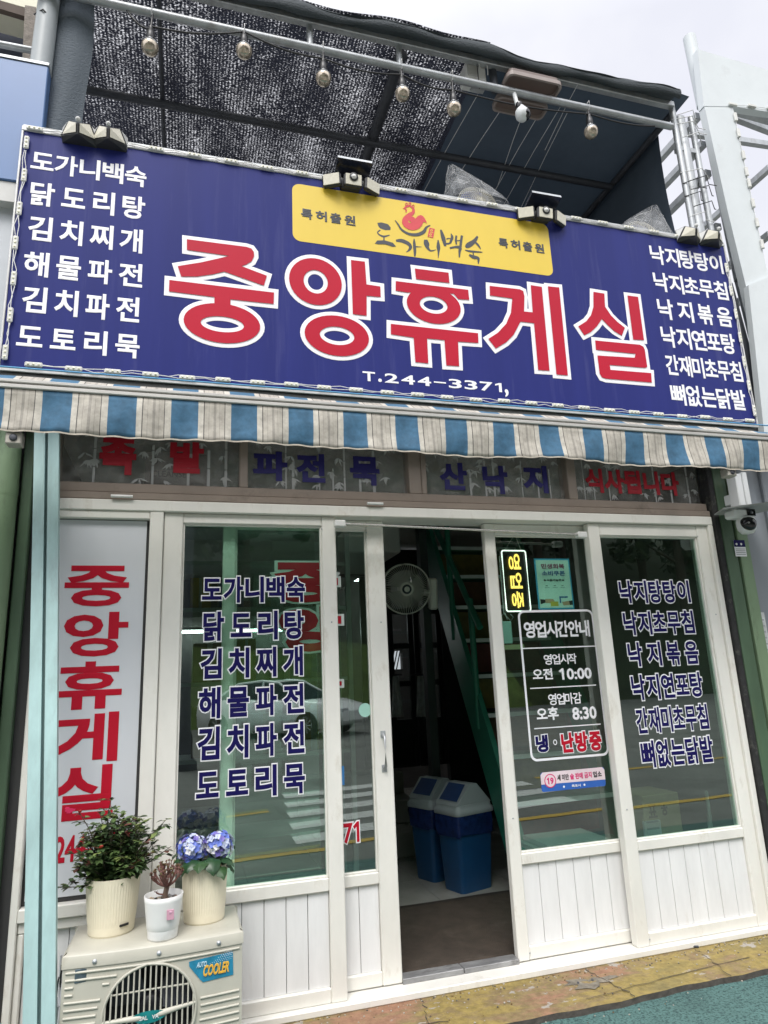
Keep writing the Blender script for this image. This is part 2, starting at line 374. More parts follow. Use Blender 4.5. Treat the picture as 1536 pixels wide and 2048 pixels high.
# painted concrete step along the shop front, worn red and yellow
def curb_mat():
    m, n, b = _new('worn_painted_concrete')
    t = n.nodes.new('ShaderNodeTexCoord')
    def ns(sc, de=7, st=(1, 1, 1), ro=.7):
        mp = n.nodes.new('ShaderNodeMapping'); mp.inputs['Scale'].default_value = st; n.links.new(t.outputs['Object'], mp.inputs[0])
        z = n.nodes.new('ShaderNodeTexNoise'); z.inputs['Scale'].default_value = sc; z.inputs['Detail'].default_value = de; z.inputs['Roughness'].default_value = ro
        n.links.new(mp.outputs[0], z.inputs['Vector']); return z.outputs['Fac']
    def ramp(f, e):
        r = n.nodes.new('ShaderNodeValToRGB'); n.links.new(f, r.inputs['Fac'])
        r.color_ramp.elements[0].position, r.color_ramp.elements[0].color = e[0]; r.color_ramp.elements[1].position, r.color_ramp.elements[1].color = e[-1]
        for p, c in e[1:-1]:
            x = r.color_ramp.elements.new(p); x.color = c
        return r.outputs['Color']
    c1 = ramp(ns(2.6, 8, (.7, 1.4, 1)), [(.28, (.12, .105, .055, 1)), (.40, (.25, .20, .075, 1)), (.49, (.31, .235, .075, 1)), (.55, (.24, .18, .09, 1)), (.62, (.31, .175, .11, 1)), (.72, (.29, .15, .10, 1))])
    c2 = ramp(ns(34, 5), [(.35, (.70, .68, .62, 1)), (.65, (1.06, 1.05, 1.0, 1))])
    mu = n.nodes.new('ShaderNodeMix'); mu.data_type = 'RGBA'; mu.blend_type = 'MULTIPLY'; mu.inputs['Factor'].default_value = 1
    n.links.new(c1, mu.inputs['A']); n.links.new(c2, mu.inputs['B'])
    chip = n.nodes.new('ShaderNodeMapRange'); chip.inputs['From Min'].default_value = .615; chip.inputs['From Max'].default_value = .635
    n.links.new(ns(6.5, 9, (1, 1.6, 1), .6), chip.inputs['Value'])
    mi = n.nodes.new('ShaderNodeMix'); mi.data_type = 'RGBA'; n.links.new(chip.outputs[0], mi.inputs['Factor'])
    n.links.new(mu.outputs['Result'], mi.inputs['A']); mi.inputs['B'].default_value = (.34, .31, .27, 1)
    n.links.new(mi.outputs['Result'], b.inputs['Base Color']); b.inputs['Roughness'].default_value = .8
    bp = n.nodes.new('ShaderNodeBump'); bp.inputs['Strength'].default_value = .8; bp.inputs['Distance'].default_value = .006
    n.links.new(ns(20, 9), bp.inputs['Height']); n.links.new(bp.outputs[0], b.inputs['Normal'])
    return m
CURB = curb_mat(); CONC = M('bare_concrete', (.21, .185, .145), .95, var=.55, scale=22, bump=1, bscale=60)
mb = MB()
N = 160
def edge(x, k): return .010*math.sin(x*3.1+k)+.006*math.sin(x*9.7+k*2)+.004*math.sin(x*31+k*3)
mb.sheet(lambda u, v: (-3+9*u, (-.345+edge(-3+9*u, .4)) if v == 0 else (.30 if v == 1 else -.16), .1-(.006 if v == 0 else 0)), N, 2, CURB, False)
mb.sheet(lambda u, v: (-3+9*u, -.345+edge(-3+9*u, .4)-(.004 if v == 0 else 0), .045 if v == 0 else .094), N, 1, M('curb_edge_stone', (.07, .062, .052), .9, var=.4, scale=30, bump=1, bscale=70), False)
struct(mb.build('kerb', loc=(0, 0, 0)))
# a broken patch where the paint and screed are gone, with bolt stubs
mb = MB(); c = atz(1180, 1975-10, .1); pts = []
for k in range(26):
    t = 2*math.pi*k/26; rr = .8+.26*math.sin(3*t+1)+.16*math.sin(7*t)+.10*math.sin(11*t+2)
    pts.append((c.x+.13*rr*math.cos(t), c.y+.055*rr*math.sin(t), .1015))
mb.add(pts+[(c.x, c.y, .099)], [(k, (k+1) % 26, 26) for k in range(26)], CONC)
for dx in (-.05, .02): mb.lathe((c.x+dx, c.y+.012, .098), [(.005, 0), (.004, .008), (0, .009)], DSTEEL, 8)
c2 = atz(1373, 1898, .1); mb.tube([c2+Vector((-.05, 0, .004)), c2+Vector((0, .01, .012)), c2+Vector((.06, -.01, .004))], .006, DSTEEL, 6)
p = mb.build('broken_concrete_patch'); p['kind'] = 'structure'
CRK = M('crack_dark', (.05, .042, .032), .95); rc = random.Random(12); mb = MB()
for (xa, ya, xb, yb) in ((.99, -.005, .93, -.35), (1.75, -.02, 1.80, -.36), (2.35, -.03, 2.28, -.35), (.45, -.20, 1.02, -.26), (1.6, -.30, 2.5, -.22)):
    pr = None
    for k in range(15):
        u = k/14; p_ = (xa+(xb-xa)*u+rc.uniform(-.010, .010), ya+(yb-ya)*u+rc.uniform(-.006, .006)); w_ = .0012+.0016*rc.random()
        if pr: mb.add([(pr[0]-w_, pr[1]-w_, .1012), (p_[0]-w_, p_[1]-w_, .1012), (p_[0]+w_, p_[1]+w_, .1012), (pr[0]+w_, pr[1]+w_, .1012)], [(0, 1, 2, 3)], CRK)
        pr = p_
struct(mb.build('kerb_crack', loc=(0, 0, .1)))
mb = MB(); GRT = [M('grit_pale', (.36, .33, .28), .9), M('grit_dark', (.10, .09, .075), .9), M('grit_leaf', (.16, .10, .04), .9)]
for k in range(420):
    x_ = rc.uniform(.15, 3.0); y_ = -.052-abs(rc.gauss(0, .035)) if rc.random() < .6 else rc.uniform(-.42, -.06)
    z_ = .1 if y_ > -.33 else G+.012; r_ = rc.uniform(.0015, .0050)
    mb.lathe((x_, y_, z_), [(r_*.9, 0), (r_, r_*.5), (r_*.4, r_*rc.uniform(.7, 1.2))], GRT[0 if rc.random() < .55 else rc.choice((1, 1, 2))], 5, smooth=False)
gt_ = mb.build('grit'); gt_['kind'] = 'stuff'
# road paint
mk = M('road_paint_white', (.62, .62, .60), .8, var=.2, scale=20, dirt=(.2, .2, .19), damt=.6, dscale=14)
yl = M('road_paint_yellow', (.55, .36, .06), .8, var=.2, scale=20, dirt=(.2, .16, .08), damt=.5, dscale=14)
mb = MB()
for k in range(5):
    y = -3.70-.62*k; x0 = 1.0+.06*k
    mb.add([(x0, y, .004), (x0+3.2, y-.45, .004), (x0+3.2, y-.45+.32, .004), (x0, y+.32, .004)], [(0, 1, 2, 3)], mk)
struct(mb.build('road_marking', loc=(0, 0, 0)))
mb = MB()
for a, b in (((-9, -2.45), (12, -3.9+.0)), ((-9, -3.9), (.95, -5.15)), ((4.6, -5.6), (14, -6.7))):
    mb.add([(a[0], a[1], .005), (b[0], b[1], .005), (b[0], b[1]+.11, .005), (a[0], a[1]+.11, .005)], [(0, 1, 2, 3)], yl)
struct(mb.build('lane_marking', loc=(0, 0, 0)))
# bank of grass across the road (seen in the window reflections)
turf = M('grass_verge', (.10, .155, .038), .95, var=.5, scale=2, bump=1, bscale=20)
grass = M('forest_floor', (.026, .042, .015), .95, var=.6, scale=.7, bump=1, bscale=9, dirt=(.012, .022, .008), damt=.7, dscale=1.6)
mb = MB()
def bank(u, v):
    x = -60+130*u; d = 22+v*55; h = -.1+ (v**.8)*24.0 + .5*math.sin(x*.21)*v
    return (x+ .0, -d-.12*x, h)
mb.sheet(bank, 40, 12, grass); struct(mb.build('hill', loc=(0, 0, 0)))
mb = MB(); mb.sheet(lambda u, v: (-30+44*u, -(21.4+4.2*v)-.12*(-30+44*u), .0+2.9*v**.9+.15*math.sin(u*40)*v), 40, 5, turf); struct(mb.build('grass_verge', loc=(0, 0, 0)))

# ================================================================== the shop building
FX0, FX1, ZB, ZT = -.60, 2.865, .118, 2.215
shop = thing('shop_building', 'single storey shop with white framed glass front and dark interior', 'building', (1.1, 0, .1))
TAUPE = M('taupe_frame', (.26, .21, .17), .5, var=.15, scale=6, dirt=(.10, .08, .06), damt=.5, dscale=5)
INW = M('interior_wall', (.16, .15, .14), .8, var=.2, scale=2)
INC = M('interior_ceiling', (.62, .61, .58), .8, var=.1, scale=2)
mb = MB()
mb.box((-.72, .16, .0), (-.62, 5.2, 3.2), INW); mb.box((3.0, .16, .0), (3.1, 5.2, 3.2), INW); wa, wb = at(774, 1302, 5.1), at(806, 1338, 5.1)
for q in ((-.62, wa.x, 0, 3.2), (wb.x, 3.0, 0, 3.2), (wa.x, wb.x, 0, wb.z), (wa.x, wb.x, wa.z, 3.2)): mb.box((q[0], 5.1, q[2]), (q[1], 5.2, q[3]), INW)
for k in range(1, 5): xk = wa.x+(wb.x-wa.x)*k/5; mb.beam((xk-.03, 5.15, wb.z), (xk+.03, 5.15, wa.z), .012, .012, GAP)
mb.build('wall', shop)
mb = MB(); mb.box((-.62, .17, 2.62), (3.0, 5.1, 2.7), INC); mb.box((.6, 1.9, 2.36), (1.62, 5.05, 2.60), INC, .01); mb.build('ceiling', shop)
mb = MB(); mb.box((-.72, .02, 2.72), (3.1, 5.2, 3.3), M('wall_render', (.3, .29, .27), .8, var=.2)); mb.build('roof_slab', shop)
# transom band
mb = MB(); Yt = .02
def vbar(b, x0, x1, z0, z1, y0, y1, mat, bev=.004): b.box((x0, y0, z0), (x1, y1, z1), mat, bev)
vbar(mb, FX0, FX1, 2.217, 2.250, -.030, .09, TAUPE); vbar(mb, FX0, FX1, 2.252, 2.297, -.012, .09, TAUPE); vbar(mb, FX0, FX1, 2.66, 2.72, -.012, .09, TAUPE)
tx = [at(q, 960, Yt).x for q in (118, 478, 495, 815, 850, 1130, 1147, 1398)]
for a, b2 in ((FX0, tx[0]), (tx[1], tx[2]), (tx[3], tx[4]-.03), (tx[4]-.028, tx[4]), (tx[5], tx[6]), (tx[7], FX1)):
    if b2-a > .004: vbar(mb, a, b2, 2.297, 2.66, -.008, .085, TAUPE)
mb.build('transom_frame', shop)
BAM = M('frosted_decal', (.40, .41, .39), .6, var=.05)
DRED = M('red_brush_vinyl', (.40, .006, .018), .5); DNAV = M('navy_brush_vinyl', (.018, .015, .13), .5)
FRO = film('hazy_pane', (.40, .40, .37), .20, .15)
tw = [(tx[0], tx[1], [('족', (201, 872), (271, 951), DRED), ('발', (341, 882), (407, 948), DRED)]),
      (tx[2], tx[3], [('파', (506, 901), (575, 963), DNAV), ('전', (593, 906), (651, 966), DNAV), ('묵', (699, 912), (760, 972), DNAV)]),
      (tx[4], tx[5], [('산', (878, 924), (936, 981), DNAV), ('낙', (963, 930), (1018, 989), DNAV), ('지', (1044, 930), (1098, 987), DNAV)]),
      (tx[6], tx[7], [('식사됩니다', (1168, 936), (1361, 992), DRED)])]
rb = random.Random(5)
for x0, x1, txt in tw:
    f = MB(); f.box((x0, .039, 2.297), (x1, .044, 2.66), FRO); w = f.build('transom_window', shop)
    for c, a, b2, mt in txt:
        t = MB(); ptext(t, c, a, b2, [(.045, mt)], .0340); t.build('lettering', w)
    d = MB(); li = 0
    nst = int((x1-x0)/.085)
    for k in range(nst):
        cx = x0+.03+(x1-x0-.06)*(k+rb.uniform(.1, .9))/nst; wd = rb.uniform(.006, .014)
        if rb.random() < .6:
            z = 2.298; top = rb.uniform(2.42, 2.655)
            while z < top:
                h = min(rb.uniform(.07, .12), top-z); li += 1
                d.add([(cx-wd/2, .0386-li*6e-6, z+.002), (cx+wd/2, .0386-li*6e-6, z+.002), (cx+wd/2, .0386-li*6e-6, z+h-.002), (cx-wd/2, .0386-li*6e-6, z+h-.002)], [(0, 1, 2, 3)], BAM); z += h
        for _ in range(3):
            ox = cx+rb.uniform(-.04, .04); oz = rb.uniform(2.33, 2.62)
            for q in range(rb.randint(5, 8)):
                an = R(rb.uniform(200, 340)); ln = rb.uniform(.022, .05); li += 1; y = .0386-li*6e-6
                dx, dz = math.cos(an)*ln, math.sin(an)*ln; px_, pz_ = -math.sin(an)*.0045, math.cos(an)*.0045
                pp = [(ox, y, oz), (ox+dx*.4+px_, y, oz+dz*.4+pz_), (ox+dx, y, oz+dz), (ox+dx*.4-px_, y, oz+dz*.4-pz_)]
                if all(x0 < q_[0] < x1 and q_[2] > 2.298 for q_ in pp): d.add(pp, [(0, 1, 2, 3)], BAM)
    d.build('bamboo_decal', w)
# shelf behind the transom
mb = MB(); mb.box((-.60, .10, 2.27), (2.8, .40, 2.29), INW); mb.build('shelf', shop)

# white storefront frame
F0, F1 = -.035, .13
mb = MB()
vbar(mb, FX0, FX1, 2.165, ZT, F0, F1, WHT); vbar(mb, FX0, FX1, .10, .128, F0-.012, F1, WHT)
vbar(mb, FX0, FX0+.028, .128, 2.165, F0, F1, WHT); vbar(mb, 2.832, FX1, .128, 2.165, F0, F1, WHT)
vbar(mb, -.165, -.107, .128, 2.165, F0+.004, F1, WHT)
vbar(mb, -.572, -.165, 2.130, 2.165, F0+.008, F1, WHT); vbar(mb, -.572, -.165, .575, .622, F0-.004, F1, WHT); vbar(mb, -.572, -.165, .535, .574, F0+.012, F1, WHT)
vbar(mb, -.572, -.548, .128, .535, F0+.014, F1, WHT)
for k in range(5):
    a = -.546+k*.0762; mb.box((a, .0, .128), (a+.0742, .02, .534), KICK, .002)
mb.box((-.546, .012, .128), (-.166, .03, .534), GAP)
mb.tube([(-.33, F0-.012, 2.226), (-.24, F0-.012, 2.226)], .007, WPL, 6); mb.tube([(.83, F0-.012, 2.228), (.91, F0-.012, 2.228)], .007, WPL, 6)
mb.build('storefront_frame', shop)
def sash(name, x0, x1, gx0, gx1, gz0, gz1, z0, z1, y0, y1, mid, handle=None):
    """glazed sash with boarded lower half; mid = height of the board top"""
    b = MB()
    vbar(b, x0, gx0, z0, z1, y0, y1, WHT); vbar(b, gx1, x1, z0, z1, y0, y1, WHT)
    vbar(b, gx0, gx1, gz1, z1, y0+.003, y1, WHT); vbar(b, gx0, gx1, mid, gz0, y0+.003, y1, WHT); vbar(b, gx0, gx1, z0, z0+.055, y0+.003, y1, WHT)
    g = .008   # glazing bead
    for q in ((gx0, gx0+g, gz0, gz1), (gx1-g, gx1, gz0, gz1)): vbar(b, *q, y0+.012, y1-.01, WHT, .002)
    for q in ((gx0+g, gx1-g, gz0, gz0+g), (gx0+g, gx1-g, gz1-g, gz1)): vbar(b, *q, y0+.012, y1-.01, WHT, .002)
    for q in ((gx0, z0+.03), (gx1, z1-.06), (x0+.03, z0+.6), (x1-.03, z1-.5)):
        b.lathe((q[0], y0-.0005, q[1]), [(.004, 0), (.003, .002), (0, .0025)], GALV, 8, 'y')
    s = b.build(name, shop)
    k = MB(); n = max(2, round((gx1-gx0)/.088)); wd = (gx1-gx0)/n
    for i in range(n): k.box((gx0+i*wd+.0012, y0+.018, z0+.055), (gx0+(i+1)*wd-.0012, y0+.03, mid), KICK, .002)
    k.box((gx0, y0+.026, z0+.055), (gx1, y0+.034, mid), GAP); k.build('kick_panel', s)
    p = MB(); p.box((gx0+.002, y0+.024, gz0), (gx1-.002, y0+.029, gz1), GLS); p.build('pane', s)
    if handle:
        h = MB(); hx, hz0, hz1 = handle
        for z in (hz0, hz1): h.box((hx-.012, y0-.003, z-.016), (hx+.012, y0, z+.016), GALV, .001)
        h.tube([(hx, y0-.002, hz0), (hx, y0-.028, hz0+.012), (hx, y0-.034, (hz0+hz1)/2), (hx, y0-.028, hz1-.012), (hx, y0-.002, hz1)], .007, GALV, 8)
        h.build('handle', s)
    return s
k7 = 3.17/3.1
lwin = sash('fixed_window', -.105, .676, -.023, .609, .592, 2.118, .128, 2.163, -.018, .030, .540)
rwin = sash('fixed_window', 2.061, 2.832, 2.129, 2.762, .582, 2.098, .128, 2.163, -.018, .030, .535)
lx = at(444, 1200, .07).x
def zz(z): return 1.4+(z-1.4)*k7
YL = .045
lleaf = sash('sliding_door', lx, .911*k7, lx+.058, .826*k7, zz(.592), zz(2.103), .132, 2.163, YL, .085, zz(.545), (.868*k7, zz(1.01), zz(1.155)))
rleaf = sash('sliding_door', 1.447*k7, 2.162, 1.504*k7, 2.046*k7, zz(.592), zz(2.09), .132, 2.163, YL, .085, zz(.545))
# lettering on the left window
GL = -.018+.024
def menu_panel(parent, rows, Y, lay, gws):
    for (txt, a, b2), gw in zip(rows, gws):
        t = MB(); ptext(t, txt, a, b2, lay, Y, gw=gw); t.build('lettering', parent)
OUT = [(.034, NAVY), (.074, LWHT)]
menu_panel(lwin, [('도가니백숙', (403, 1151), (612, 1206)), ('닭도리탕', (405, 1221), (610, 1280)), ('김치찌개', (400, 1295), (608, 1353)),
                  ('해물파전', (396, 1373), (610, 1429)), ('김치파전', (394, 1452), (611, 1509)), ('도토리묵', (391, 1538), (612, 1588))], GL, OUT,
           [.198, .215, .215, .215, .215, .215])
OUT2 = [(.030, NAVY), (.076, LWHT)]
menu_panel(rwin, [('낙지탕탕이', (1233.7, 1159), (1383.7, 1207)), ('낙지초무침', (1242, 1221), (1392.5, 1269)), ('낙지볶음', (1251, 1283), (1401, 1330)),
                  ('낙지연포탕', (1258, 1348), (1410, 1395)), ('간재미초무침', (1267.5, 1414), (1420.6, 1460)), ('뼈없는닭발', (1277, 1480), (1431, 1526))], GL, OUT2,
           [.198, .198, .21, .198, .166, .198])
# left sliding door: its own big red name and phone number, half hidden behind the window stile
t = MB(); GD = YL+.024
ROUT = [(.055, RED), (.10, M('pale_green_vinyl', (.62, .70, .66), .5))]
ptext(t, '중', (538, 1121), (683, 1208), ROUT, GD); ptext(t, '앙', (551, 1210), (690, 1305), ROUT, GD)
p_ = at(679, 1367, GD); fill(t, [rrect(p_.x-.03, p_.z-.020, p_.x+.022, p_.z+.020, .003, 2)], ROUT[1][1], GD); fill(t, [rrect(p_.x-.03, p_.z-.010, p_.x+.010, p_.z+.010, .002, 2)], RED, GD, lift=.0022)
ptext(t, '7\U0001D7E3', (684, 1643), (721, 1686), [(.03, RED), (.08, LWHT)], GD)
t.build('lettering', lleaf)
t = MB(); c = at(730, 1420, GD); t.lathe((c.x, GD-.002, c.z), [(.031, 0), (.031, .001)], M('mint_disc', (.36, .62, .53), .5), 28, 'y'); t.build('round_sticker', lleaf); t = MB()
a = at(685, 1532, GD); b2 = at(688, 1570, GD); t.box((a.x-.02, GD-.002, b2.z), (b2.x+.002, GD-.001, a.z), M('blue_notice', (.05, .25, .6), .5)); t.build('notice_edge', lleaf)
# right sliding door: opening hours
t = MB()
HW = [(.030, LWHT)]
a0 = at(1034, 1221, GD); b0 = at(1218, 1513, GD); c0 = at(1186, 1221, GD); d0 = at(1062, 1521, GD)
X0, X1, Z1, Z0 = (a0.x+d0.x)/2, (b0.x+c0.x)/2, a0.z, (b0.z+d0.z)/2
wl = .011
fill(t, [rrect(X0, Z0, X1, Z1, .035), rrect(X0+wl, Z0+wl, X1-wl, Z1-wl, .026)], LWHT, GD)
for (p0, p1, hw) in (((1042, 1294.6), (1191, 1294.6), .006), ((1060, 1375), (1192, 1372), .005), ((1068, 1455.7), (1201, 1449.7), .005)):
    p = at(*p0, GD); q = at(*p1, GD); z = (p.z+q.z)/2
    if hw > .0055: p.x, q.x = X0+wl, X1-wl
    t.box((p.x, GD-.002, z-hw/2), (q.x, GD-.001, z+hw/2), LWHT)
ptext(t, '영업시간안내', (1046, 1243), (1181, 1273), HW, GD, gw=.165)
ptext(t, '영업시작', (1086, 1309), (1154, 1327.4), [(.02, LWHT)], GD, gw=.25); ptext(t, '오전', (1064, 1338), (1106, 1358.6), HW, GD)
ptext(t, '\U0001D7E30:00', (1117, 1337), (1184, 1357), HW, GD)
ptext(t, '영업마감', (1095, 1388), (1164, 1407), [(.02, LWHT)], GD, gw=.25); ptext(t, '오후', (1071.6, 1416), (1118, 1439), HW, GD)
ptext(t, '8:30', (1143, 1415), (1194, 1437), HW, GD)
ptext(t, '냉', (1068, 1469), (1099, 1505), [(.05, NAVY), (.10, LWHT)], GD)
c = at(1110, 1484.5, GD); fill(t, [ellipse(c+Vector((-.011, 0, 0)), c+Vector((.011, 0, 0)), c+Vector((0, 0, .013)), c-Vector((0, 0, .013)), 20), ellipse(c+Vector((-.007, 0, 0)), c+Vector((.007, 0, 0)), c+Vector((0, 0, .009)), c-Vector((0, 0, .009)), 20)], LWHT, GD)
ptext(t, '난방중', (1118.6, 1464), (1206, 1502), [(.05, RED), (.10, LWHT)], GD, gw=.33)
t.build('lettering', rleaf)
# age limit sticker on the same door
t = MB(); p = at(1080, 1544, GD); q = at(1212, 1573, GD); x0, x1, z1, z0 = p.x, q.x, (p.z+at(1210, 1535, GD).z)/2, (q.z+at(1083, 1583, GD).z)/2
PK = M('sticker_pale_pink', (.75, .62, .66), .45); BL = M('sticker_blue', (.03, .12, .45), .45); PINK = M('sticker_magenta', (.62, .03, .16), .5)
fill(t, [rrect(x0, z0, x1, z1, .012)], BL, GD, lift=.0012); zm = z0+(z1-z0)*.34
fill(t, [[(x0+.012, z1), (x0, z1-.012), (x0, zm+.004), (x1, zm), (x1, z1-.012), (x1-.012, z1)]], PK, GD, lift=.0018)
H = z1-z0; cx, cz, rr = x0+.050, z0+H*.54, H*.36
def circ(cx, cz, r, n=24): return [(cx+r*math.cos(2*math.pi*k/n), cz+r*math.sin(2*math.pi*k/n)) for k in range(n)]
fill(t, [circ(cx, cz, rr)], PK, GD, lift=.0022); fill(t, [circ(cx, cz, rr), circ(cx, cz, rr*.86)], PINK, GD, lift=.0026)
def wtext(mb_, s, x0, z0, x1, z1, lay, Y, **k): put_text(mb_, s, Vector((x0, Y, z1)), Vector((x1, Y, z0)), lay, Y, **k)
wtext(t, '\U0001D7E39', cx-rr*.58, cz-rr*.48, cx+rr*.58, cz+rr*.48, [(.05, PINK)], GD-.001)
za, zb = z0+H*.50, z0+H*.82; ww = x1-x0
wtext(t, '세 미만', x0+ww*.25, za, x0+ww*.43, zb, [(.04, BLK)], GD-.001); wtext(t, '술 판매 금지', x0+ww*.45, za, x0+ww*.79, zb, [(.04, PINK)], GD-.001); wtext(t, '업소', x0+ww*.81, za, x0+ww*.95, zb, [(.04, BLK)], GD-.001)
wtext(t, '목포시', x0+ww*.46, z0+H*.1, x0+ww*.60, z0+H*.24, [(.03, LWHT)], GD-.001)
for u in (.34, .66): fill(t, [circ(x0+ww*u, z0+H*.17, H*.06, 10)], LWHT, GD, lift=.0022)
t.build('age_limit_sticker', rleaf)
# threshold strip in the doorway
mb = MB(); al = M('worn_aluminium', (.36, .36, .36), .5, .5, var=.5, scale=14, stretch=(.4, 1, 1), dirt=(.08, .07, .06), damt=.7, dscale=12)
mb.box((.93, .035, .128), (1.21, .10, .150), al, .002); mb.box((1.214, .035, .128), (1.48, .10, .149), al, .002); mb.build('threshold', shop)
# curtain rod across the doorway head
mb = MB(); p = at(672, 1047, -.06); q = at(1170, 1070, -.06)
mb.tube([p, q], .006, M('chrome_rod', (.6, .58, .54), .25, .8), 10)
for e, s_ in ((p, 1), (q, -1)): mb.box((e.x-.008 if s_ > 0 else e.x-.045, -.072, e.z-.016), (e.x+.045 if s_ > 0 else e.x+.008, -.036, e.z+.016), WPL, .004)
tag(mb.build('curtain_rod'), 'thin metal rod with white end brackets across the head of the doorway', 'rod')

# the tall vinyl name panel left of the windows
mb = MB(); pv = M('white_banner_vinyl', (.60, .62, .65), .42, var=.06, scale=2, stretch=(1, 1, .3))
YS = -.002
mb.box((-.560, YS, .640), (-.178, YS+.012, 2.126), pv, .001); mb.box((-.571, YS+.004, .623), (-.166, YS+.011, 2.129), GAP)
vs = mb.build('name_panel'); tag(vs, 'tall white panel with large red letters beside the left window', 'sign')
t = MB(); lay = [(.030, RED)]
for ch, a, b2 in (('중', (132, 1131), (256, 1212)), ('앙', (130, 1225), (254, 1311)), ('휴', (116, 1325), (242, 1415)), ('게', (112, 1429), (234, 1521)), ('실', (106, 1536), (225, 1634))):
    ptext(t, ch, a, b2, lay, YS)
ptext(t, '244-337\U0001D7E3', (112, 1672), (258, 1712), [(.03, RED)], YS)
t.build('lettering', vs)
t = MB(); c = at(139, 1619, YS); rk = random.Random(2)
for k in range(14):
    an = rk.uniform(0, 6.3); r_ = rk.uniform(0, .014); l = YS-.003-k*5e-5
    x, z = c.x+r_*math.cos(an), c.z+r_*.7*math.sin(an); t.add([(x-.009, l, z-.003), (x+.006, l, z-.005), (x+.010, l, z+.004), (x-.004, l, z+.006)], [(0, 1, 2, 3)], M('pink_rose_print', (.75, .03, .12), .5))
t.build('rose_sticker', vs)

# ================================================================== the big sign
SY = -.30
SX0, SX1, SZ0, SZ1 = -.752, 3.030, 2.668, 3.832
sign = thing('shop_sign', 'wide navy blue sign board with big red white-edged letters over the shop front', 'sign', (1.1, SY, SZ0))
BLUE = M('sign_blue', (.024, .031, .165), .42, var=.12, scale=1.4, stretch=(5, 1, .30), dirt=(.060, .066, .20), damt=.5, dscale=2.6, dpos=.54, spec=.12, bump=.12, bscale=1.5)
mb = MB(); mb.box((SX0, SY, SZ0), (SX1, SY+.16, SZ1), M('sign_box_metal', (.30, .31, .32), .55, .3, var=.3, scale=9)); mb.build('box', sign)
mb = MB(); mb.box((SX0+.006, SY-.004, SZ0+.006), (SX1-.006, SY-.001, SZ1-.006), BLUE); mb.build('panel', sign)
TRM = M('sign_trim', (.56, .56, .55), .45, .2, var=.15, scale=20)
mb = MB(); w_ = .018
for q in ((SX0, SX1, SZ1-w_, SZ1+.006), (SX0, SX1, SZ0-.006, SZ0+.008)): mb.box((q[0], SY-.010, q[2]), (q[1], SY-.002, q[3]), TRM, .002)
for q in ((SX0, SX0+.009), (SX1-.009, SX1)): mb.box((q[0], SY-.010, SZ0+.009), (q[1], SY-.002, SZ1-w_-.001), TRM, .002)
mb.box((SX0+.0, SY, SZ1+.007), (SX1, SY+.16, SZ1+.022), GALV, .003)
mb.build('frame', sign)
mb = MB(); UN = M('weathered_board', (.12, .12, .115), .8, var=.35, scale=9, stretch=(.3, 1, 1), dirt=(.08, .08, .08), damt=.6, dscale=6)
mb.box((SX0+.01, SY+.002, SZ0-.030), (SX1-.02, .018, SZ0-.008), UN); mb.build('underside', sign)
SF = SY-.004
for rows in ([('도가니백숙', (64, 300), (292, 376)), ('닭도리탕', (63, 362), (289, 441)), ('김치찌개', (59, 430), (284, 508)), ('해물파전', (50, 501), (284, 577)), ('김치파전', (47, 571), (278, 647)), ('도토리묵', (36, 647), (278, 718))],
             [('낙지탕탕이', (1297, 489), (1449, 549)), ('낙지초무침', (1304, 543), (1459, 602)), ('낙지볶음', (1312, 596), (1467, 656)), ('낙지연포탕', (1319, 651), (1474, 710)), ('간재미초무침', (1328, 708), (1488, 765)), ('뼈없는닭발', (1338, 767), (1495, 822))]):
    for txt, a, b2 in rows:
        t = MB(); ptext(t, txt, a, b2, [(.026, LWHT)], SF, gw=(.205 if len(txt) == 4 else .193) if len(txt) < 6 else .162); t.build('lettering', sign)
t = MB(); ptext(t, 'T.244-3371,', (725, 741), (1019, 800), [(.020, LWHT)], SF, gw=.082) if False else None
# phone number, letter by letter so that it is as widely spaced as on the board
pa, pb = at(725, 741, SF), at(1018, 797, SF); zt, zb = pa.z-.004, pb.z+.030
ws = [.060, .018, .068, .068, .068, .062, .068, .068, .068, .036, .020]; gap = ((pb.x-pa.x)-sum(ws))/(len(ws)-1); x = pa.x
for c, wd in zip('T.244-3371,', ws):
    h = zt-zb
    za, zc = (zb, zt)
    if c == '.': za, zc = zb, zb+.018
    if c == ',': za, zc = zb-.022, zb+.018
    if c == '-': za, zc = zb+h*.42, zb+h*.57
    if c == '1': fill(t, [[(x+wd*.55, za), (x+wd*.98, za), (x+wd*.98, zc), (x+wd*.62, zc), (x, zc-h*.16), (x, zc-h*.32), (x+wd*.55, zc-h*.20)]], LWHT, SF); x += wd+gap; continue
    wtext(t, c, x, za, x+wd, zc, [(.022, LWHT)], SF); x += wd+gap
t.build('lettering', sign)
